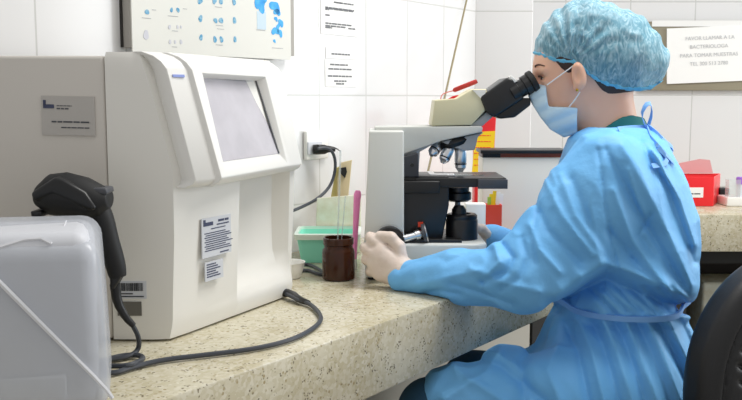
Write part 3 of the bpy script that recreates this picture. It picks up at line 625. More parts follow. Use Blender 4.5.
# things on the back right worktop
rt = thing('red_tub', 'red plastic tub with white label on the back worktop', 'tub', (1.2, 3.45, CT))
q0, q1 = onz(672, 206.5, CT), onz(713, 206.5, CT); y0 = q0.y; hh = px(690, 177, y0).z; q2 = onz(723, 203.5, CT)
ring = [Vector((q0.x, y0, 0)), Vector((q1.x, y0, 0)), Vector((q2.x+.01, y0+.16, 0)), Vector((q0.x+.02, y0+.16, 0))]
c = sum(ring, Vector())/4
mb = MB(); mb.rings([[p+UP*(CT+.001) for p in ring], [p+UP*hh for p in ring], [p.lerp(c, .04)+UP*hh for p in ring], [p.lerp(c, .06)+UP*(CT+.006) for p in ring]]); mb.build('tub_body', M['redbox'], rt, bevel=.003)
a = px(684, 197.5, y0-.001); b = px(703.5, 187.5, y0-.001); mb = MB(); mb.box((a.x, y0-.0015, a.z), (b.x, y0+.002, b.z)); s_ = mb.build('white_label', M['paper'], rt)
lines('printed_lines', [(.012, .012, .05, .004)], M['ink'], s_, (a.x, y0-.0015, a.z), (1, 0, 0), UP, 2)
q = [px(u, v_, y0+.15) for u, v_ in ((676, 173), (713, 173), (710, 160), (700, 159), (676, 164))]
mb = MB(); mb.rings([q, [p+Vector((0, .006, 0)) for p in q]]); mb.build('open_lid', M['pinklid'], rt, label='translucent pink lid standing open')
rk = thing('tube_rack', 'white tube rack at the right end of the back worktop', 'rack', onz(736, 206.5, CT))
q0, q1 = onz(727, 206.5, CT), onz(775, 206.5, CT); y0 = q0.y
mb = MB(); mb.box((q0.x, y0, CT+.001), (q1.x, y0+.10, px(730, 197.5, y0).z)); mb.build('rack_base', M['white'], rk, bevel=.003)
mb = MB(); mb.box((q0.x+.006, y0+.005, px(730, 197.5, y0).z-.001), (q0.x+.05, y0+.04, px(730, 180, y0).z)); mb.build('rack_upright', M['clear'], rk)
for i in range(4):
    cxx = px(739.5+i*9, 190, y0+.03).x
    t_ = thing('sample_tube', 'purple capped sample tube in the white tube rack' if i else 'purple capped sample tube nearest the red tub, in the white rack', 'tube', (cxx, y0+.03, px(730, 197.5, y0).z), 'purple capped tubes in the rack')
    zb_ = px(730, 198, y0).z; zc_ = px(739, 184, y0+.03).z
    mb = MB(); mb.lathe((cxx, y0+.03, zb_), UP, [(.009, 0), (.0115, .01), (.0115, zc_-zb_)], 14); mb.build('glass_body', M['papergrey'], t_)
    mb = MB(); mb.lathe((cxx, y0+.03, zc_), UP, [(.0135, 0), (.0135, .024), (.011, .027)], 14); mb.build('cap', M['purple'], t_)
bp_ = MB(); q0 = onz(725, 203.5, CT); bp_.box((q0.x-.012, q0.y+.03, CT+.001), (q0.x+.03, q0.y+.08, px(725, 189, q0.y).z)); tag(bp_.build('black_block', M['black'], bevel=.006, loc=q0), 'small black block between the red tub and the tube rack', 'block')

# ------------------------------------------------------------------ microscope
ms = thing('microscope', 'pale grey binocular microscope with black stage on the worktop', 'microscope', (.12, 2.09, CT))
YN, YC, YF = 1.99, 2.09, 2.19
bz = px(400, 244, YN).z
mb = MB(); mb.rings([[Vector(p) for p in ((-.013, YN, z), (.24, YN, z), (.262, YN+.02, z), (.262, YF-.02, z), (.24, YF, z), (-.013, YF, z))] for z in (CT+.006, bz)]); mb.build('base', M['scope'], ms, bevel=.006)
for a, b in ((.004, YN+.018), (.004, YF-.018), (.235, YN+.02), (.235, YF-.02)): MB().lathe((a, b, CT+.0005), UP, [(.012, 0), (.012, .008)], 12).build('foot', M['rubber'], ms)
mb = MB(); mb.prism([(369, 131), (404, 131), (404, 247), (364, 247)], YN+.004, YF-.004, YN+.004); mb.build('arm_cover', M['scope'], ms, bevel=.004)
mb = MB(); mb.prism([(374.5, 127), (481, 126), (483, 128), (482, 132), (441, 141), (404, 154), (404, 172), (374.5, 172)], 2.035, 2.145, 2.035); mb.build('arm', mat('scope_arm', 'cfd1cd', .4), ms, bevel=.002)
mb = MB(); mb.prism([(404, 153), (411, 150), (441, 140), (420, 152), (418, 185), (404, 185)], 2.045, 2.135, 2.04); mb.build('arm_web', M['scopegrey'], ms)
mb = MB(); mb.prism([(404, 157), (418, 153), (419, 177), (403, 177)], 2.02, 2.15, 2.02); mb.build('stage_slide', mat('slate', '34363d', .4), ms, bevel=.002)
mb = MB(); mb.lathe(px(412, 165, 2.021), (0, -1, 0), [(.0045, 0), (.0045, .003), (.002, .003)], 12); mb.build('hex_screw', M['black'], ms)
mb = MB(); mb.prism([(401, 176), (449, 176), (449, 205), (442, 241), (402, 241)], 2.03, 2.15, 2.03); mb.build('focus_block', M['blackmetal'], ms, bevel=.003)
mb = MB(); mb.prism([(402, 239), (462, 240), (462, 244.5), (402, 244)], 2.005, 2.175, 2.005); mb.build('base_plate', M['black'], ms, bevel=.001)
# stage
zs = px(460, 178, 2.02).z; sx0, sx1 = px(416, 178, 2.02).x, px(506.5, 178, 2.02).x
mb = MB(); mb.box((sx0, 2.02, zs-.021), (sx1, 2.185, zs)); mb.build('stage', M['blackmetal'], ms, bevel=.002)
mb = MB(); mb.box((px(400.5, 178, 2.01).x, 2.008, zs-.034), (px(440, 178, 2.01).x, 2.18, zs-.006)); mb.build('stage_carriage', M['black'], ms, bevel=.003)
mb = MB(); xq = px(478, 178, 2.016).x; mb.box((xq, 2.013, zs-.024), (sx1+.002, 2.022, zs-.003)); mb.build('stage_front_bar', M['dgrey'], ms, bevel=.001)
mb = MB(); mb.box((px(430, 176, 2.05).x, 2.05, zs), (px(455, 176, 2.05).x, 2.075, zs+.006)); mb.box((px(430, 176, 2.05).x, 2.075, zs), (px(436, 176, 2.05).x, 2.15, zs+.005)); mb.build('specimen_clip', M['chrome'], ms, bevel=.001)
mb = MB(); mb.box((px(448, 176, 2.08).x, 2.075, zs+.0002), (px(484, 176, 2.08).x, 2.10, zs+.0015)); tag(mb.build('glass_slide', M['clear'], loc=(px(460, 176, 2.08).x, 2.08, zs)), 'clear glass slide lying on the black microscope stage', 'slide')
# nosepiece and objectives
mb = MB(); mb.prism([(440, 141), (482, 131.5), (476, 136), (473, 149), (462, 150), (447, 144)], 2.05, 2.13, YC); mb.build('nosepiece_housing', M['scopegrey'], ms, bevel=.003)
nd = Vector((.32, 0, -.95)).normalized()
c = px(455, 139, YC)
mb = MB(); mb.lathe(c-nd*.008, nd, [(.030, 0), (.043, .006), (.046, .014), (.042, .022), (.028, .028)], 36); mb.build('nosepiece', M['blackmetal'], ms)
for i, (a, b, k) in enumerate((((460.5, 146), (460.5, 172), 1.15), ((450, 146), (442.5, 163), 1.05), ((441, 142), (431, 155), 1.05))):
    p, q = px(*a, YC-(.0 if i != 1 else .02)), px(*b, YC-(.0 if i == 0 else .03)); L_ = (q-p).length
    mb = MB(); mb.lathe(p, q-p, [(.011*k, 0), (.0125*k, L_*.05), (.0125*k, L_*.6), (.0115*k, L_*.64), (.0115*k, L_*.82), (.007*k, L_*.92), (.005*k, L_)], 20); ob = mb.build('objective', M['chrome'], ms)
    mb = MB(); mb.lathe(p+(q-p)*.66, q-p, [(.0122*k, 0), (.0122*k, .003)], 20); mb.build('colour_ring', M['blackmetal'], ob)
# head
mb = MB(); mb.prism([(431.5, 126), (435, 100), (456, 98.5), (472, 89), (487, 89), (485, 111), (472, 125)], 2.035, 2.145, 2.035); mb.build('head_housing', M['scopebeige'], ms, bevel=.003)
mb = MB(); mb.prism([(472.5, 90), (486, 90), (483.5, 101)], 2.033, 2.036, 2.034); mb.build('head_plate', M['white'], ms)
mb = MB(); mb.prism([(470, 126), (487, 112), (495, 115), (482, 126.5)], 2.045, 2.135, 2.045); mb.build('head_bracket', M['scopegrey'], ms, bevel=.002)
mb = MB(); mb.prism([(436, 125), (470, 124.5), (470, 128), (436, 128)], 2.05, 2.13, 2.045); mb.build('head_mount', M['dgrey'], ms)
mb = MB(); mb.prism([(480, 97), (508, 77), (513, 79), (525, 98), (495, 118), (486, 112)], 2.03, 2.15, 2.03); mb.build('prism_box', M['blackmetal'], ms, bevel=.006)
mb = MB(); mb.prism([(492, 115), (500, 119), (515, 117.5), (531, 105), (531, 98), (512, 98)], 2.035, 2.10, 2.035); mb.build('prism_cover', M['black'], ms, bevel=.004)
mb = MB(); mb.prism([(508.5, 77), (511.5, 75.5), (517.5, 81), (513, 84)], 2.033, 2.05, 2.033); mb.build('prism_side_plate', M['white'], ms, bevel=.001)
for Y in (2.047, 2.109):
    p, q = px(513, 93, Y), px(534.5, 80.5, Y); ax = (q-p); L_ = ax.length
    mb = MB(); mb.lathe(p, ax, [(.022, -.004), (.022, L_*.25), (.020, L_*.27), (.020, L_*.5), (.0235, L_*.52), (.0235, L_*.74), (.022, L_*.76)], 28); ob = mb.build('eyepiece_tube', M['blackmetal'], ms)
    mb = MB(); mb.lathe(p+ax*.75, ax, [(.022, 0), (.0262, L_*.06), (.0262, L_*.24), (.024, L_*.27), (.019, L_*.26), (.015, L_*.16)], 28); mb.build('eyecup', M['rubber'], ob)
    mb = MB(); mb.lathe(p+ax*.75, ax, [(.0165, L_*.14), (.0165, L_*.2), (.001, L_*.215)], 24); mb.build('eye_lens', M['chrome'], ob)
# condenser, lamp house
def cyl(name, u, v0, v1, Y, prof, m):
    b, t = px(u, v1, Y), px(u, v0, Y); H = t.z-b.z
    mb = MB(); mb.lathe(b, UP, [(r, h*H) for r, h in prof], 32); return mb.build(name, m, ms)
cyl('condenser', 458, 187, 201, 2.10, [(.024, 0), (.031, .15), (.031, .6), (.026, .7), (.026, 1)], M['blackmetal'])
cyl('condenser_stem', 457.5, 199, 218, 2.09, [(.0065, 0), (.0065, 1)], M['scopegrey'])
cyl('lamp_house', 461.5, 213.5, 245, 2.07, [(.037, 0), (.037, .8), (.035, .84), (.0355, .87), (.0355, .95), (.032, 1), (.022, 1.0), (.02, .96)], M['blackmetal'])
cyl('lamp_collar', 459, 205.5, 216, 2.07, [(.017, 0), (.017, .6), (.011, 1)], M['black'])
mb = MB(); mb.tube([px(445, 205, 2.06), px(443, 225, 2.06), px(440, 240, 2.06)], .003, 6, smooth=1); mb.build('lamp_wire', M['scopegrey'], ms)
# knobs
kc = px(389.5, 242, 1.955)
mb = MB(); mb.lathe(kc+Vector((0, .05, 0)), (0, -1, 0), [(.014, 0), (.014, .02), (.031, .022), (.033, .028), (.033, .045), (.031, .049), (.012, .05)], 36); mb.build('coarse_knob', M['blackmetal'], ms)
mb = MB(); mb.lathe(kc+Vector((0, .03, 0)), (0, -1, 0), [(.0335, 0), (.0345, .003), (.0335, .006)], 36); mb.build('knob_rim', M['chrome'], ms)
p, q = px(404, 238.5, 2.0), px(422, 233.5, 2.01)
mb = MB(); mb.tube([p, q], .0085, 14); mb.lathe(px(415, 235.5, 2.005), q-p, [(.0115, 0), (.0115, .010)], 16); mb.build('drive_shaft', M['chrome'], ms)
mb = MB(); mb.lathe(q, (q-p)+Vector((0, -.012, 0)), [(.012, 0), (.021, .002), (.021, .009), (.014, .012)], 24); mb.build('drive_knob', M['dgrey'], ms)
mb = MB(); mb.lathe(q+(q-p)*.16, (q-p)+Vector((0, -.012, 0)), [(.0216, 0), (.0216, .004)], 24); mb.build('drive_knob_ring', M['chrome'], ms)
mb = MB(); mb.prism([(418, 222), (423, 222), (423, 227), (418, 227)], 2.024, 2.031, 2.027); mb.build('red_tab', M['orange'], ms)
# red pen lying on the head
rp = thing('red_pen', 'red pen with a looped cord resting on top of the microscope head', 'pen', px(466, 92, 2.09))
mb = MB(); mb.tube([px(453, 90.5, 2.09), px(454.5, 90, 2.09), px(475, 82, 2.09), px(477, 81, 2.09)], [.003, .0055, .0055, .0045], 10); mb.build('barrel', mat('pen_red', 'b8302c', .4), rp)
mb = MB(); mb.tube([px(454, 90.5, 2.09), px(446, 92.5, 2.09), px(441.5, 95, 2.09), px(440.5, 99.5, 2.09), px(443, 101, 2.09)], .0014, 6, smooth=2); mb.build('cord', mat('pink_cord', 'e08a86', .6), rp)
mb = MB(); mb.prism([(447, 99.5), (453, 96), (458, 95), (459, 96.5), (455, 99.5)], 2.085, 2.10, 2.09); mb.build('pen_clip', M['red'], rp, bevel=.001)

# ------------------------------------------------------------------ person
HY = 2.075
pr = thing('person', 'person in blue gown, hair cap and mask looking into the microscope', 'person', (.58, 1.97, 0))
def interp(v, tab, k): return np.interp(v, [t[0] for t in tab], [t[k] for t in tab])
TC = 1.965
TOR = [(129, 588, 654, .07), (134, 581, 659, .12), (140, 576, 663, .150), (152, 570, 668, .172), (180, 563, 683, .185), (215, 562, 694, .19), (250, 560, 695, .195), (280, 558, 692, .195), (297, 557, 689, .185), (315, 560, 688, .165), (330, 552, 692, .175), (350, 543, 692, .19), (375, 535, 692, .20), (400, 530, 692, .205), (430, 530, 690, .205)]
TABZ = [(px(600, v, TC).z, (px(a, v, TC).x+px(b, v, TC).x)/2, (px(b, v, TC).x-px(a, v, TC).x)/2, c) for v, a, b, c in TOR][::-1]
ztop_t = TABZ[-1][0]; zbot_t = TABZ[0][0]
def torso(P):
    z = P[:, 2]; c, a, b = (interp(z, TABZ, i) for i in (1, 2, 3))
    x = (P[:, 0]-c)/a; y = (P[:, 1]-(TC+.03))/b
    r = (np.abs(x)**2.3+np.abs(y)**2.3)**(1/2.3); d = (r-1)*np.minimum(a, b)*.9
    return smax(d, np.maximum(z-ztop_t, zbot_t-z), .015)
LS, LE, LW = px(604, 168, 1.835), px(523, 275, 1.79), px(404, 277, 1.895)
RS, RE, RW = px(604, 168, 2.19), px(566, 275, 2.30), px(492, 240, 2.27)
def sleeves(P, o=0):
    d = cap(P, LS, LE, .078, .070)
    d = smin(d, cap(P, px(612, 200, 1.86), px(560, 268, 1.82), .085, .072), .05)
    d = smin(d, cap(P, LE, px(455, 277, 1.84), .070, .053), .03)
    d = smin(d, cap(P, px(455, 277, 1.84), LW, .053, .0345), .02)
    r = smin(cap(P, RS, RE, .075, .062), cap(P, RE, RW, .058, .042), .03)
    return np.minimum(d, r)
LH, LK = px(632, 384, 1.865), px(452, 404, 1.82)
RH, RK = px(632, 382, 2.075), px(500, 388, 2.10)
def lap(P):
    d = smin(cap(P, LH, LK, .100, .080), cap(P, RH, RK, .098, .078), .05)
    d = smin(d, ell(P, px(512, 374, 1.85), (.09, .075, .055)), .03)
    return smin(d, cap(P, px(600, 385, 1.965), px(500, 396, 1.96), .09, .07), .05)
RIDGES = [
 # back of the gown, falling towards the tie
 ([(606, 150), (640, 215), (690, 298)], 4, -.007), ([(622, 145), (655, 205), (692, 285)], 6, .006), ([(640, 140), (668, 190), (694, 262)], 4, -.006), ([(652, 150), (680, 200), (695, 245)], 5, .005),
 ([(598, 150), (604, 200), (617, 268)], 2.2, -.004), ([(614, 190), (632, 240), (672, 296)], 5, .006), ([(608, 230), (640, 268), (682, 303)], 4, -.006), ([(600, 165), (590, 205), (600, 262)], 5, .004),
 ([(628, 170), (638, 200), (645, 215)], 3, .004), ([(650, 215), (640, 235), (655, 255)], 3, -.004), ([(572, 180), (590, 225), (612, 262)], 5, -.005), ([(560, 175), (575, 215), (600, 250)], 5, .005),
 # under the sleeve / blousing
 ([(556, 306), (585, 288), (606, 279), (640, 293), (690, 311)], 8, -.022), ([(556, 296), (585, 274), (606, 263), (642, 276), (688, 298)], 8, .013),
 # elbow and forearm
 ([(503, 245), (513, 258), (507, 272), (482, 282)], 3.5, -.008), ([(494, 246), (499, 262), (488, 274)], 4, .007), ([(522, 238), (528, 258), (520, 278), (500, 290)], 4, -.006), ([(470, 268), (500, 282), (540, 292)], 4, .005),
 ([(452, 284), (480, 292), (512, 304)], 3, -.006), ([(446, 262), (470, 252), (492, 250)], 4, -.004), ([(415, 285), (445, 278), (480, 270)], 4, .004), ([(425, 293), (440, 290), (460, 294)], 3, -.006), ([(400, 270), (415, 262), (440, 258)], 3, -.003),
 ([(534, 200), (548, 230), (580, 262)], 4, -.006), ([(545, 180), (562, 215), (592, 255)], 4, .005), ([(530, 225), (540, 250), (560, 272)], 4, .006), ([(538, 212), (530, 240), (535, 262)], 3, -.004), ([(548, 165), (556, 185), (552, 205)], 4, .004),
 # lap
 ([(470, 358), (500, 366), (545, 402)], 6, -.012), ([(500, 350), (486, 372), (445, 398)], 6, .010), ([(540, 342), (522, 362), (524, 400)], 7, -.012), ([(455, 366), (470, 380), (505, 402)], 5, .008), ([(558, 345), (548, 370), (560, 402)], 6, .008),
]
for i, u0 in enumerate((563, 577, 590, 602, 613, 624, 635, 646, 657, 668, 679)):
    RIDGES.append(([(u0, 318), (u0+14, 348), (u0+26+(u0-563)*.12, 402)], 4.5, (.007 if i % 2 else -.009)))
for u0 in (590, 604, 618, 632, 646, 660, 672): RIDGES.append(([(u0, 288), (u0+24, 313)], 2.6, -.006))
def slab(P):
    dd = P@vec(N)
    return np.maximum(np.maximum(DF-.001-dd, P[:, 2]-CT-.001), CB-.001-P[:, 2])
def gown(P):
    d = smin(torso(P), sleeves(P), .045); d = smin(d, lap(P), .05)
    m = np.abs(d) < .03
    if m.any():
        Q = P[m]; u, v = project(Q); disp = np.zeros(len(Q))
        for pts, w, a in RIDGES:
            ua = [p[0] for p in pts]; va = [p[1] for p in pts]
            k = (u > min(ua)-3*w) & (u < max(ua)+3*w) & (v > min(va)-3*w) & (v < max(va)+3*w)
            if k.any(): disp[k] += 1.25*a*np.exp(-(seg2(u[k], v[k], pts)/(w*1.05))**1.35)
        disp *= np.clip((2.06-Q[:, 1])/.06, 0, 1)*(1-.85*np.exp(-((v-317.5)/4.5)**2)*(u > 545))
        n1 = vnoise(np.stack([Q[:, 0]*.8+Q[:, 2]*.6, Q[:, 1], (Q[:, 2]*.8-Q[:, 0]*.6)*.35], 1), 22, 3); disp += .0028*(1-2.4*np.abs(n1))
        d[m] -= disp
    d = np.minimum(d, np.maximum(cap(P, LH, LKN, .084, .066), .165-P[:, 0]))
    return np.maximum(d, -slab(P))
# head
def H(u, v, dy=0): return px(u, v, HY+dy)
def head(P):
    d = ell(P, H(590, 62), (.110, .081, .100))
    d = smin(d, ell(P, H(560, 66), (.060, .068, .062)), .03)
    d = smin(d, ell(P, H(562, 90), (.060, .060, .072), .2), .03)
    d = smin(d, cap(P, H(581, 104), H(559, 117), .050, .026), .03)
    d = smin(d, cap(P, H(539.5, 79), H(535, 96), .0075, .012), .016)       # nose
    for s in (-1, 1):
        d = smax(d, -ell(P, H(537.5, 79.5, s*.036), (.013, .017, .009)), .012)   # eye sockets
        d = smin(d, cap(P, H(539.5, 70.5, s*.022), H(544, 70, s*.05), .006, .006), .012)
        d = smin(d, cap(P, H(541, 82.5, s*.026), H(545, 82, s*.045), .0065, .006), .008)
        e = ell(P, H(579, 75.5, s*.088), (.0165, .0115, .031), -.22)
        e = smax(e, -ell(P, H(577, 74.5, s*.100), (.0090, .0095, .018), -.22), .005)
        e = smin(e, ell(P, H(576.5, 87, s*.085), (.009, .008, .010)), .006)
        d = smin(d, e, .008)
    n = cap(P, H(605, 96), H(614, 150, -.01), .060, .064)
    n = smin(n, cap(P, H(588, 108), H(597, 140, -.01), .040, .042), .03)
    return smin(d, n, .03)
# hands
def P3(l): return [px(*q) for q in l]
LF = [  # left hand: chains of finger joints
 ([(383, 249, 1.915), (372, 240, 1.925), (370, 237, 1.955), (380, 237, 1.972)], .0098),
 ([(378, 257, 1.910), (366, 249, 1.925), (364.5, 248, 1.962), (377, 247, 1.972)], .0102),
 ([(379, 265, 1.908), (366.5, 259, 1.925), (366, 260, 1.960), (376, 259, 1.970)], .0098),
 ([(383, 272, 1.908), (371, 271, 1.922), (370, 272, 1.950), (378, 271, 1.962)], .0088),
 ([(402, 260, 1.905), (399, 246, 1.910), (391, 237.5, 1.915), (380, 236, 1.925)], .0118)]
RF = [([(478, 236, 2.25), (471, 231, 2.245), (467, 231, 2.225), (472, 232, 2.21)], .0095), ([(477, 240, 2.25), (469, 237, 2.245), (465, 238, 2.222), (470, 239, 2.207)], .0098),
      ([(478, 245, 2.25), (470, 244, 2.245), (467, 245, 2.222), (471, 246, 2.21)], .0095), ([(480, 250, 2.25), (473, 250, 2.245), (470, 251, 2.225), (474, 251, 2.215)], .0088), ([(487, 234, 2.24), (482, 229, 2.225), (476, 228, 2.215), (471, 229, 2.21)], .0105)]
def hands(P):
    d = cap(P, px(404, 274, 1.897), px(382, 263, 1.915), .028, .030, ((0, 1, 0), 1.55))
    d = smin(d, cap(P, px(398, 269, 1.90), px(382, 255, 1.912), .024, .022, ((0, 1, 0), 1.4)), .01)
    d = smin(d, cap(P, px(404, 275, 1.897), px(431, 276, 1.875), .027, .027), .02)
    d = smin(d, cap(P, px(392, 276, 1.903), px(380, 274, 1.91), .016, .014), .012)
    for pts, r in LF:
        q = P3(pts); f = None
        for i in range(3):
            c = cap(P, q[i], q[i+1], r*(1.04-.06*i), r*(.98-.07*i)); f = c if f is None else smin(f, c, .004)
        d = smin(d, f, .006)
    e = smin(cap(P, px(490, 242, 2.265), px(480, 242, 2.255), .026, .030, ((0, 1, 0), 1.5)), cap(P, px(490, 242, 2.265), px(505, 246, 2.275), .026, .026), .02)
    for pts, r in RF:
        q = P3(pts)
        for i in range(3): e = smin(e, cap(P, q[i], q[i+1], r, r*.95), .005)
    return np.minimum(d, e)
# legs
LA, RA = Vector((.10, 1.78, .07)), Vector((.22, 2.08, .07))
LKN, RKN = px(431, 411, 1.82), px(473, 381, 2.10)
def legs(P, o=0):
    d = smin(cap(P, LH, LKN, .068, .053), cap(P, LKN, LA, .056, .036), .02)
    r = smin(cap(P, RH, RKN, .068, .058), cap(P, RKN, RA, .056, .036), .02)
    return smin(np.minimum(d, r), ell(P, px(640, 400, 1.965), (.10, .17, .10)), .04)-o
def body(P):
    t = np.minimum(torso(P)+.075, sleeves(P)+.026)
    d = smin(head(P), t, .02); d = smin(d, hands(P), .01)
    return np.maximum(smin(d, legs(P), .03), -slab(P))
sculpt('body', body, (-.08, 1.66, .03), (.76, 2.42, 1.50), .0042, M['skin'], pr, slack=.02)
g = sculpt('gown', gown, (.02, 1.66, .50), (.78, 2.44, 1.20), .0032, M['gown'], pr, slack=.03)
sculpt('trousers', lambda P: np.maximum(legs(P, .012), .10-P[:, 2]), (-.02, 1.68, .09), (.75, 2.25, .76), .008, M['trousers'], pr, smooth=2)
def wristcut(P):
    a = vec(px(410, 276, 1.893)); ax = vec(px(376, 262, 1.915))-vec(px(425, 275, 1.875)); ax /= np.linalg.norm(ax)
    return -(P-a)@ax-.008
sculpt('glove', lambda P: np.maximum(np.maximum(hands(P)-.0016-.0009*vnoise(P, 110, 2), P[:, 0]-.10), wristcut(P)), (-.06, 1.86, .78), (.10, 2.01, .95), .0024, M['glove'], pr, label='pale latex glove on the hand holding the focus knob')
sculpt('glove', lambda P: np.maximum(np.maximum(hands(P)-.0016, .15-P[:, 0]), P[:, 0]-.315), (.15, 2.17, .76), (.33, 2.32, .95), .003, M['glove'], pr, label='pale latex glove on the far hand behind the microscope')
for nm, A_, x in (('shoe', LA, 0), ('shoe', RA, 0)):
    sculpt(nm, lambda P: smax(smin(ell(P, A_+Vector((-.06, 0, -.03)), (.13, .045, .042)), cap(P, A_, A_+Vector((0, 0, .03)), .045, .045), .03), .003-P[:, 2], .004), (A_.x-.22, A_.y-.07, 0), (A_.x+.1, A_.y+.07, .17), .008, M['shoe'], pr)
# face details
for s in (-1, 1):
    c = H(541.2, 79.5, s*.033)
    mb = MB(); mb.lathe(c-Vector((-.0105, 0, 0)), (-1, 0, 0), [(.0001, -.0105), (.0074, -.0074), (.0105, 0), (.0074, .0074), (.0045, .0096)], 16); eb = mb.build('eye', M['eyewhite'], pr)
    mb = MB(); mb.lathe(c+Vector((.0005, s*.0, 0)), (-1, s*.15, 0), [(.0056, -.001), (.0045, .0008), (.0001, .0013)], 14); mb.build('iris', M['iris'], eb)
    mb = MB(); mb.tube([H(539, 77, s*.024), H(538.3, 76.2, s*.034), H(540, 76.2, s*.045), H(543, 77.5, s*.05)], [.0012, .0022, .0022, .001], 6, smooth=1); mb.build('eyelashes', M['brow'], pr)
    mb = MB(); mb.tube([H(535.5, 67.5, s*.016), H(535.5, 65.5, s*.030), H(539, 64.5, s*.045), H(545, 66, s*.055)], [.001, .0022, .002, .0008], 8, smooth=1); mb.build('eyebrow', M['brow'], pr)
mb = MB(); mb.lathe(H(577, 90, -.092), (0, -1, 0), [(.0001, -.003), (.003, -.0015), (.003, .002), (.0001, .004)], 10); mb.build('earring', M['gold'], pr)
# hair under the cap
def hair(P):
    d = smin(ell(P, H(591, 61), (.1125, .088, .1015)), ell(P, H(606, 76), (.064, .066, .074)), .03)
    d = smin(d, ell(P, H(564, 60), (.062, .081, .068)), .02)
    u, v = project(P)
    hl = np.interp(u, [533, 552, 560, 568, 576, 590, 600, 612, 640], [50, 57, 67, 74, 69, 74, 88, 98, 98.5])
    d = np.maximum(d, (v-hl)/430)
    return d-.0008*vnoise(P*vec((1, 2, 1)), 60, 1)
sculpt('hair', hair, (.36, 1.96, 1.16), (.70, 2.20, 1.46), .0042, M['hair'], pr)
# bouffant cap
RIM = ([526, 534, 546, 556, 566, 574, 582, 590, 600, 612, 626, 640, 652, 664, 690], [53.5, 55, 59, 62.5, 64, 64, 69, 77, 83.5, 87.5, 91, 91.5, 89.5, 84, 70])
def capshape(P):
    d = ell(P, H(584, 51), (.105, .094, .118))
    d = smin(d, ell(P, H(612, 54), (.098, .100, .104), .25), .03)
    d = smin(d, ell(P, H(637, 63), (.068, .085, .064), -.3), .03)
    d = smin(d, ell(P, H(558, 50), (.046, .070, .058)), .02)
    u, v = project(P); 
    # gathers radiating from the temple and soft crumples
    an = np.arctan2(v-62, u-571); rr = np.hypot(u-571, v-62)
    fold = np.sin(an*19+vnoise(P, 25, 2)*1.2)*np.exp(-((rr-28)/30)**2)*np.exp(-((an+1.45)/.8)**2)
    back = np.sin((u*.55+v*.16)*.62+vnoise(P, 18, 7)*2.0)*np.clip((u-585)/30, 0, 1)
    d = d-.0085*fold-.0022*back+.0055*np.abs(vnoise(P, 24, 4))+.003*np.abs(vnoise(P, 55, 6))-.003
    return smax(d, (v-np.interp(u, *RIM))/430, .004)
sculpt('bouffant_cap', capshape, (.33, 1.93, 1.17), (.74, 2.22, 1.50), .0036, M['cap'], pr, label='light blue translucent bouffant hair cap')
def band(P):
    d = np.abs(capshape(P)-.0002); u, v = project(P); r = np.interp(u, *RIM)
    return np.maximum(d-.0026, np.abs(v-r+2.4)/430-.0048-.0022*np.sin(u*.95)*np.sin(u*.37))
sculpt('elastic_band', lambda P: np.maximum(band(P), ell(P, H(600, 62), (.19, .3, .2))), (.33, 1.93, 1.17), (.72, 2.22, 1.42), .0034, M['capband'], bpy.data.objects['bouffant_cap'])
# mask
MP = [(531.5, 83.5), (546, 84.5), (547, 97), (548.5, 106.5), (577.5, 107.5), (577, 122), (577.5, 133.5), (564, 137.5), (550, 129.5), (540, 117), (532, 104), (528, 96)]
def mask(P):
    d = smin(ell(P, H(560, 103), (.068, .066, .068), .5), ell(P, H(548, 98), (.043, .042, .052), .3), .03)
    d = smin(d, cap(P, H(541, 86), H(536, 98), .014, .018), .03); d = smin(d, ell(P, H(562, 119), (.050, .052, .046)), .03)
    d = smin(d, ell(P, H(574, 118), (.035, .066, .038)), .02)
    d = smin(d, ell(P, H(549, 112), (.044, .046, .050)), .02)
    u, v = project(P); ax_ = (v-84)*.85+(u-535)*.35
    d = d-.0042*np.abs(np.sin(ax_*pi/13))
    return smax(d, poly2(u, v, MP)/430, .003)
mk = sculpt('surgical_mask', mask, (.35, 1.97, 1.10), (.50, 2.18, 1.25), .003, M['mask'], pr, label='light blue pleated surgical mask')
for s in (-1, 1):
    mb = MB(); mb.tube([H(547, 85, s*.060), H(560, 75.5, s*.077), H(573, 66, s*.088)], .0014, 6, smooth=1); mb.tube([H(580, 92, s*.086), H(574, 101, s*.078), H(568.5, 107.5, s*.066)], .0014, 6, smooth=1); mb.build('ear_loop', M['loop'], mk)
# scrub collar
def collar(P):
    n = cap(P, H(606, 110), H(616, 140, -.01), .066, .078); a = (P-vec(H(611, 126)))@vec((.25, 0, 1))/1.03
    u, v = project(P); top = np.interp(u, [575, 600, 612, 622, 632, 645], [138, 131, 122.5, 117, 115, 118])
    return np.maximum(np.maximum(n, -(n+.008)), np.maximum((top-v)/430, (v-142)/430))
sculpt('scrub_collar', collar, (.44, 1.96, 1.06), (.68, 2.18, 1.20), .0034, M['scrub'], pr, label='dark green scrub collar above the gown')
# gown ties
g = [o for o in bpy.data.objects if o.name == 'gown'][0]
BY = 1.945
mb = MB(); wv = (0, .35, 1)

def onto(u, v, Y, off):
    ys = np.linspace(1.70, 2.06, 240); p = np.array([px(u, v, y) for y in ys]); f = np.where(gown(p) < 0)[0]
    y = ys[f[0]] if len(f) else 1.98
    return px(u, v, min(y, 1.98)-off)
def rb(l, w=.011): mb.ribbon([onto(u, v, Y, .004+max(0, BY-Y)*.25) for u, v, Y in l], (0, .6, .8), w, .0012)
rb([(646, 127, BY), (641, 115, BY-.01), (646, 104, BY-.012), (651, 103, BY-.008), (652, 114, BY-.004), (648, 127, BY)])
rb([(647, 126, BY), (655, 132, BY-.01), (664, 141, BY-.014), (673, 147, BY-.012), (672, 151, BY-.01), (663, 150, BY-.006), (652, 141, BY-.003), (647, 127, BY)])
rb([(648, 128, BY), (653, 142, BY-.018), (664, 152, BY-.022), (674, 163, BY-.02)])
rb([(648, 128, BY), (655, 145, BY-.022), (668, 158, BY-.026), (665, 164, BY-.026), (652, 166, BY-.03)])
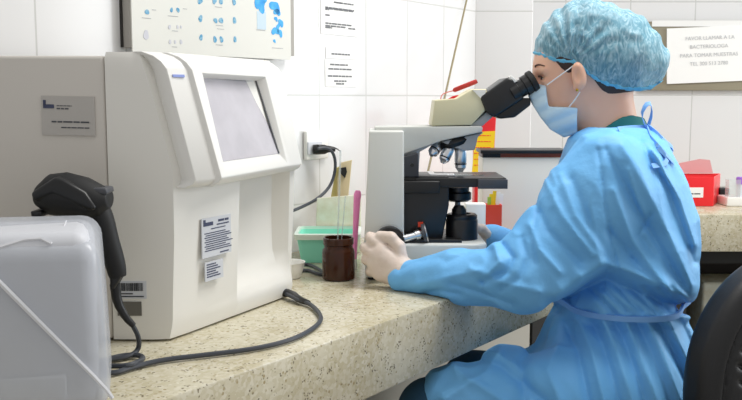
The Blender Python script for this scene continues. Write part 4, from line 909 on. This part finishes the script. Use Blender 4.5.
rb([(648, 127, BY), (640, 127, BY-.012), (630, 127.5, BY-.03), (618, 129, BY-.06)], .010)
k = onto(648, 127, BY, .006)
mb.lathe(k-Vector((.004, .004, .004)), (1, 0, .3), [(.003, 0), (.007, .003), (.007, .009), (.003, .012)], 10)
mb.build('neck_tie', M['tie'], g, label='bow of blue tapes at the nape')
# waist belt follows the torso
mb = MB(); rows_ = []
for i in range(61):
    th = -pi*1.02+i/60*pi*1.04
    vpx = 317+2*sin((i/60)*pi)-4*(max(0, i/60-.55)/.45)**1.6-3*(max(0, .25-i/60)/.25)
    z = px(620, vpx, TC-.15).z
    lo_, hi_ = 0, .3
    c_ = np.interp(z, [t[0] for t in TABZ], [t[1] for t in TABZ]); base = vec((c_, TC+.03, z)); dr = vec((cos(th), sin(th), 0))
    ts = np.linspace(.04, .3, 90); dv = gown(base[None]+ts[:, None]*dr[None]); 
    neg = np.where(dv < 0)[0]; R = (ts[neg[-1]] if len(neg) and neg[-1] < 80 else .18)
    rows_.append(R)
R_ = np.array(rows_); R_ = np.array([np.median(R_[max(0, i-2):i+3]) for i in range(61)]); R_ = np.minimum(R_, np.median(R_)*1.25); R_ = np.convolve(np.pad(R_, 5, 'edge'), np.ones(11)/11, 'valid')+.0115
pts = []
for i in range(61):
    th = -pi*1.02+i/60*pi*1.04; vpx = 317+2*sin((i/60)*pi)-4*(max(0, i/60-.55)/.45)**1.6-3*(max(0, .25-i/60)/.25)
    z = px(620, vpx, TC-.15).z; c_ = float(np.interp(z, [t[0] for t in TABZ], [t[1] for t in TABZ]))
    pts.append(Vector((c_+cos(th)*R_[i], TC+.03+sin(th)*R_[i], z)))
rr = [[p+UP*.0058, p+UP*.0058-Vector((cos(t), sin(t), 0))*.006, p-UP*.0058-Vector((cos(t), sin(t), 0))*.006, p-UP*.0058] for p, t in zip(pts, [-pi*1.02+i/60*pi*1.04 for i in range(61)])]
mb.rings(rr); mb.build('waist_tie', M['tie'], g, label='blue tape belt around the waist')

# ------------------------------------------------------------------ chair
ch = thing('office_chair', 'black padded swivel chair under the person, lower right corner', 'chair', (.60, 1.95, 0))
wd = Vector((.9, .44, 0)).normalized(); nb = Vector((wd.y, -wd.x, 0))       # outward (rear) normal
bc_ = Vector((.614, 1.625, 0))+wd*.235
def chair_back(P):
    Q = P-vec((bc_.x, bc_.y, .640)); s = Q@vec(wd); t = Q@vec(nb); z = Q[:, 2]
    t = t+.45*s*s+.04*z
    r = (np.abs(s/.237)**2.15+np.abs(z/.275)**2.15)**(1/2.15); d2 = (r-1)*.237
    k = np.maximum(d2+.03, 0); th = np.abs(t)-.012
    d = np.minimum(np.maximum(d2+.03, th), 0)+np.hypot(np.maximum(d2+.03, 0), np.maximum(th, 0))-.026
    groove = np.exp(-((d2+.045)/.004)**2)*.010
    sl = 0
    for zz, s0 in ((.085, -.165), (.055, -.172), (.025, -.168)):
        sl = sl+np.exp(-((z-zz+.35*(s+.12))/.006)**2)*np.clip((s-s0)/.02, 0, 1)*np.clip((-.01-s)/.02, 0, 1)*.012
    return d+groove+sl
sculpt('backrest', chair_back, (.56, 1.50, .30), (1.12, 1.97, .99), .0042, M['leather'], ch, smooth=1)
def seat(P):
    Q = P-vec((.60, 1.96, .485)); r = (np.abs(Q[:, 0]/.235)**3+np.abs(Q[:, 1]/.235)**3)**(1/3); d2 = (r-1)*.235
    return np.hypot(np.maximum(d2+.03, 0), np.maximum(np.abs(Q[:, 2])-.01, 0))+np.minimum(np.maximum(d2+.03, np.abs(Q[:, 2])-.01), 0)-.03
sculpt('seat', seat, (.34, 1.70, .43), (.86, 2.22, .54), .008, M['leather'], ch)
mb = MB(); mb.tube([Vector((.60, 1.96, .44)), Vector((.72, 1.84, .43)), bc_+nb*.05+UP*.45, bc_+nb*.045+UP*.62], .016, 10, smooth=2); mb.build('back_support', M['black'], ch)
mb = MB(); mb.lathe((.60, 1.96, .08), UP, [(.03, 0), (.03, .15), (.018, .15), (.018, .37), (.06, .37), (.06, .385)], 20); mb.build('gas_column', M['black'], ch)
for i in range(5):
    a = radians(72*i+20); d = Vector((cos(a), sin(a), 0)); b = Vector((.60, 1.96, 0))
    mb = MB(); mb.tube([b+UP*.11, b+d*.15+UP*.10, b+d*.27+UP*.075], [.024, .018, .014], 8); lg = mb.build('base_leg', M['black'], ch)
    mb = MB(); mb.lathe(b+d*.27+Vector((-d.y, d.x, 0))*-.02+UP*.031, Vector((-d.y, d.x, 0)), [(.02, 0), (.03, .006), (.03, .034), (.02, .04)], 16); mb.build('caster', M['rubber'], lg)
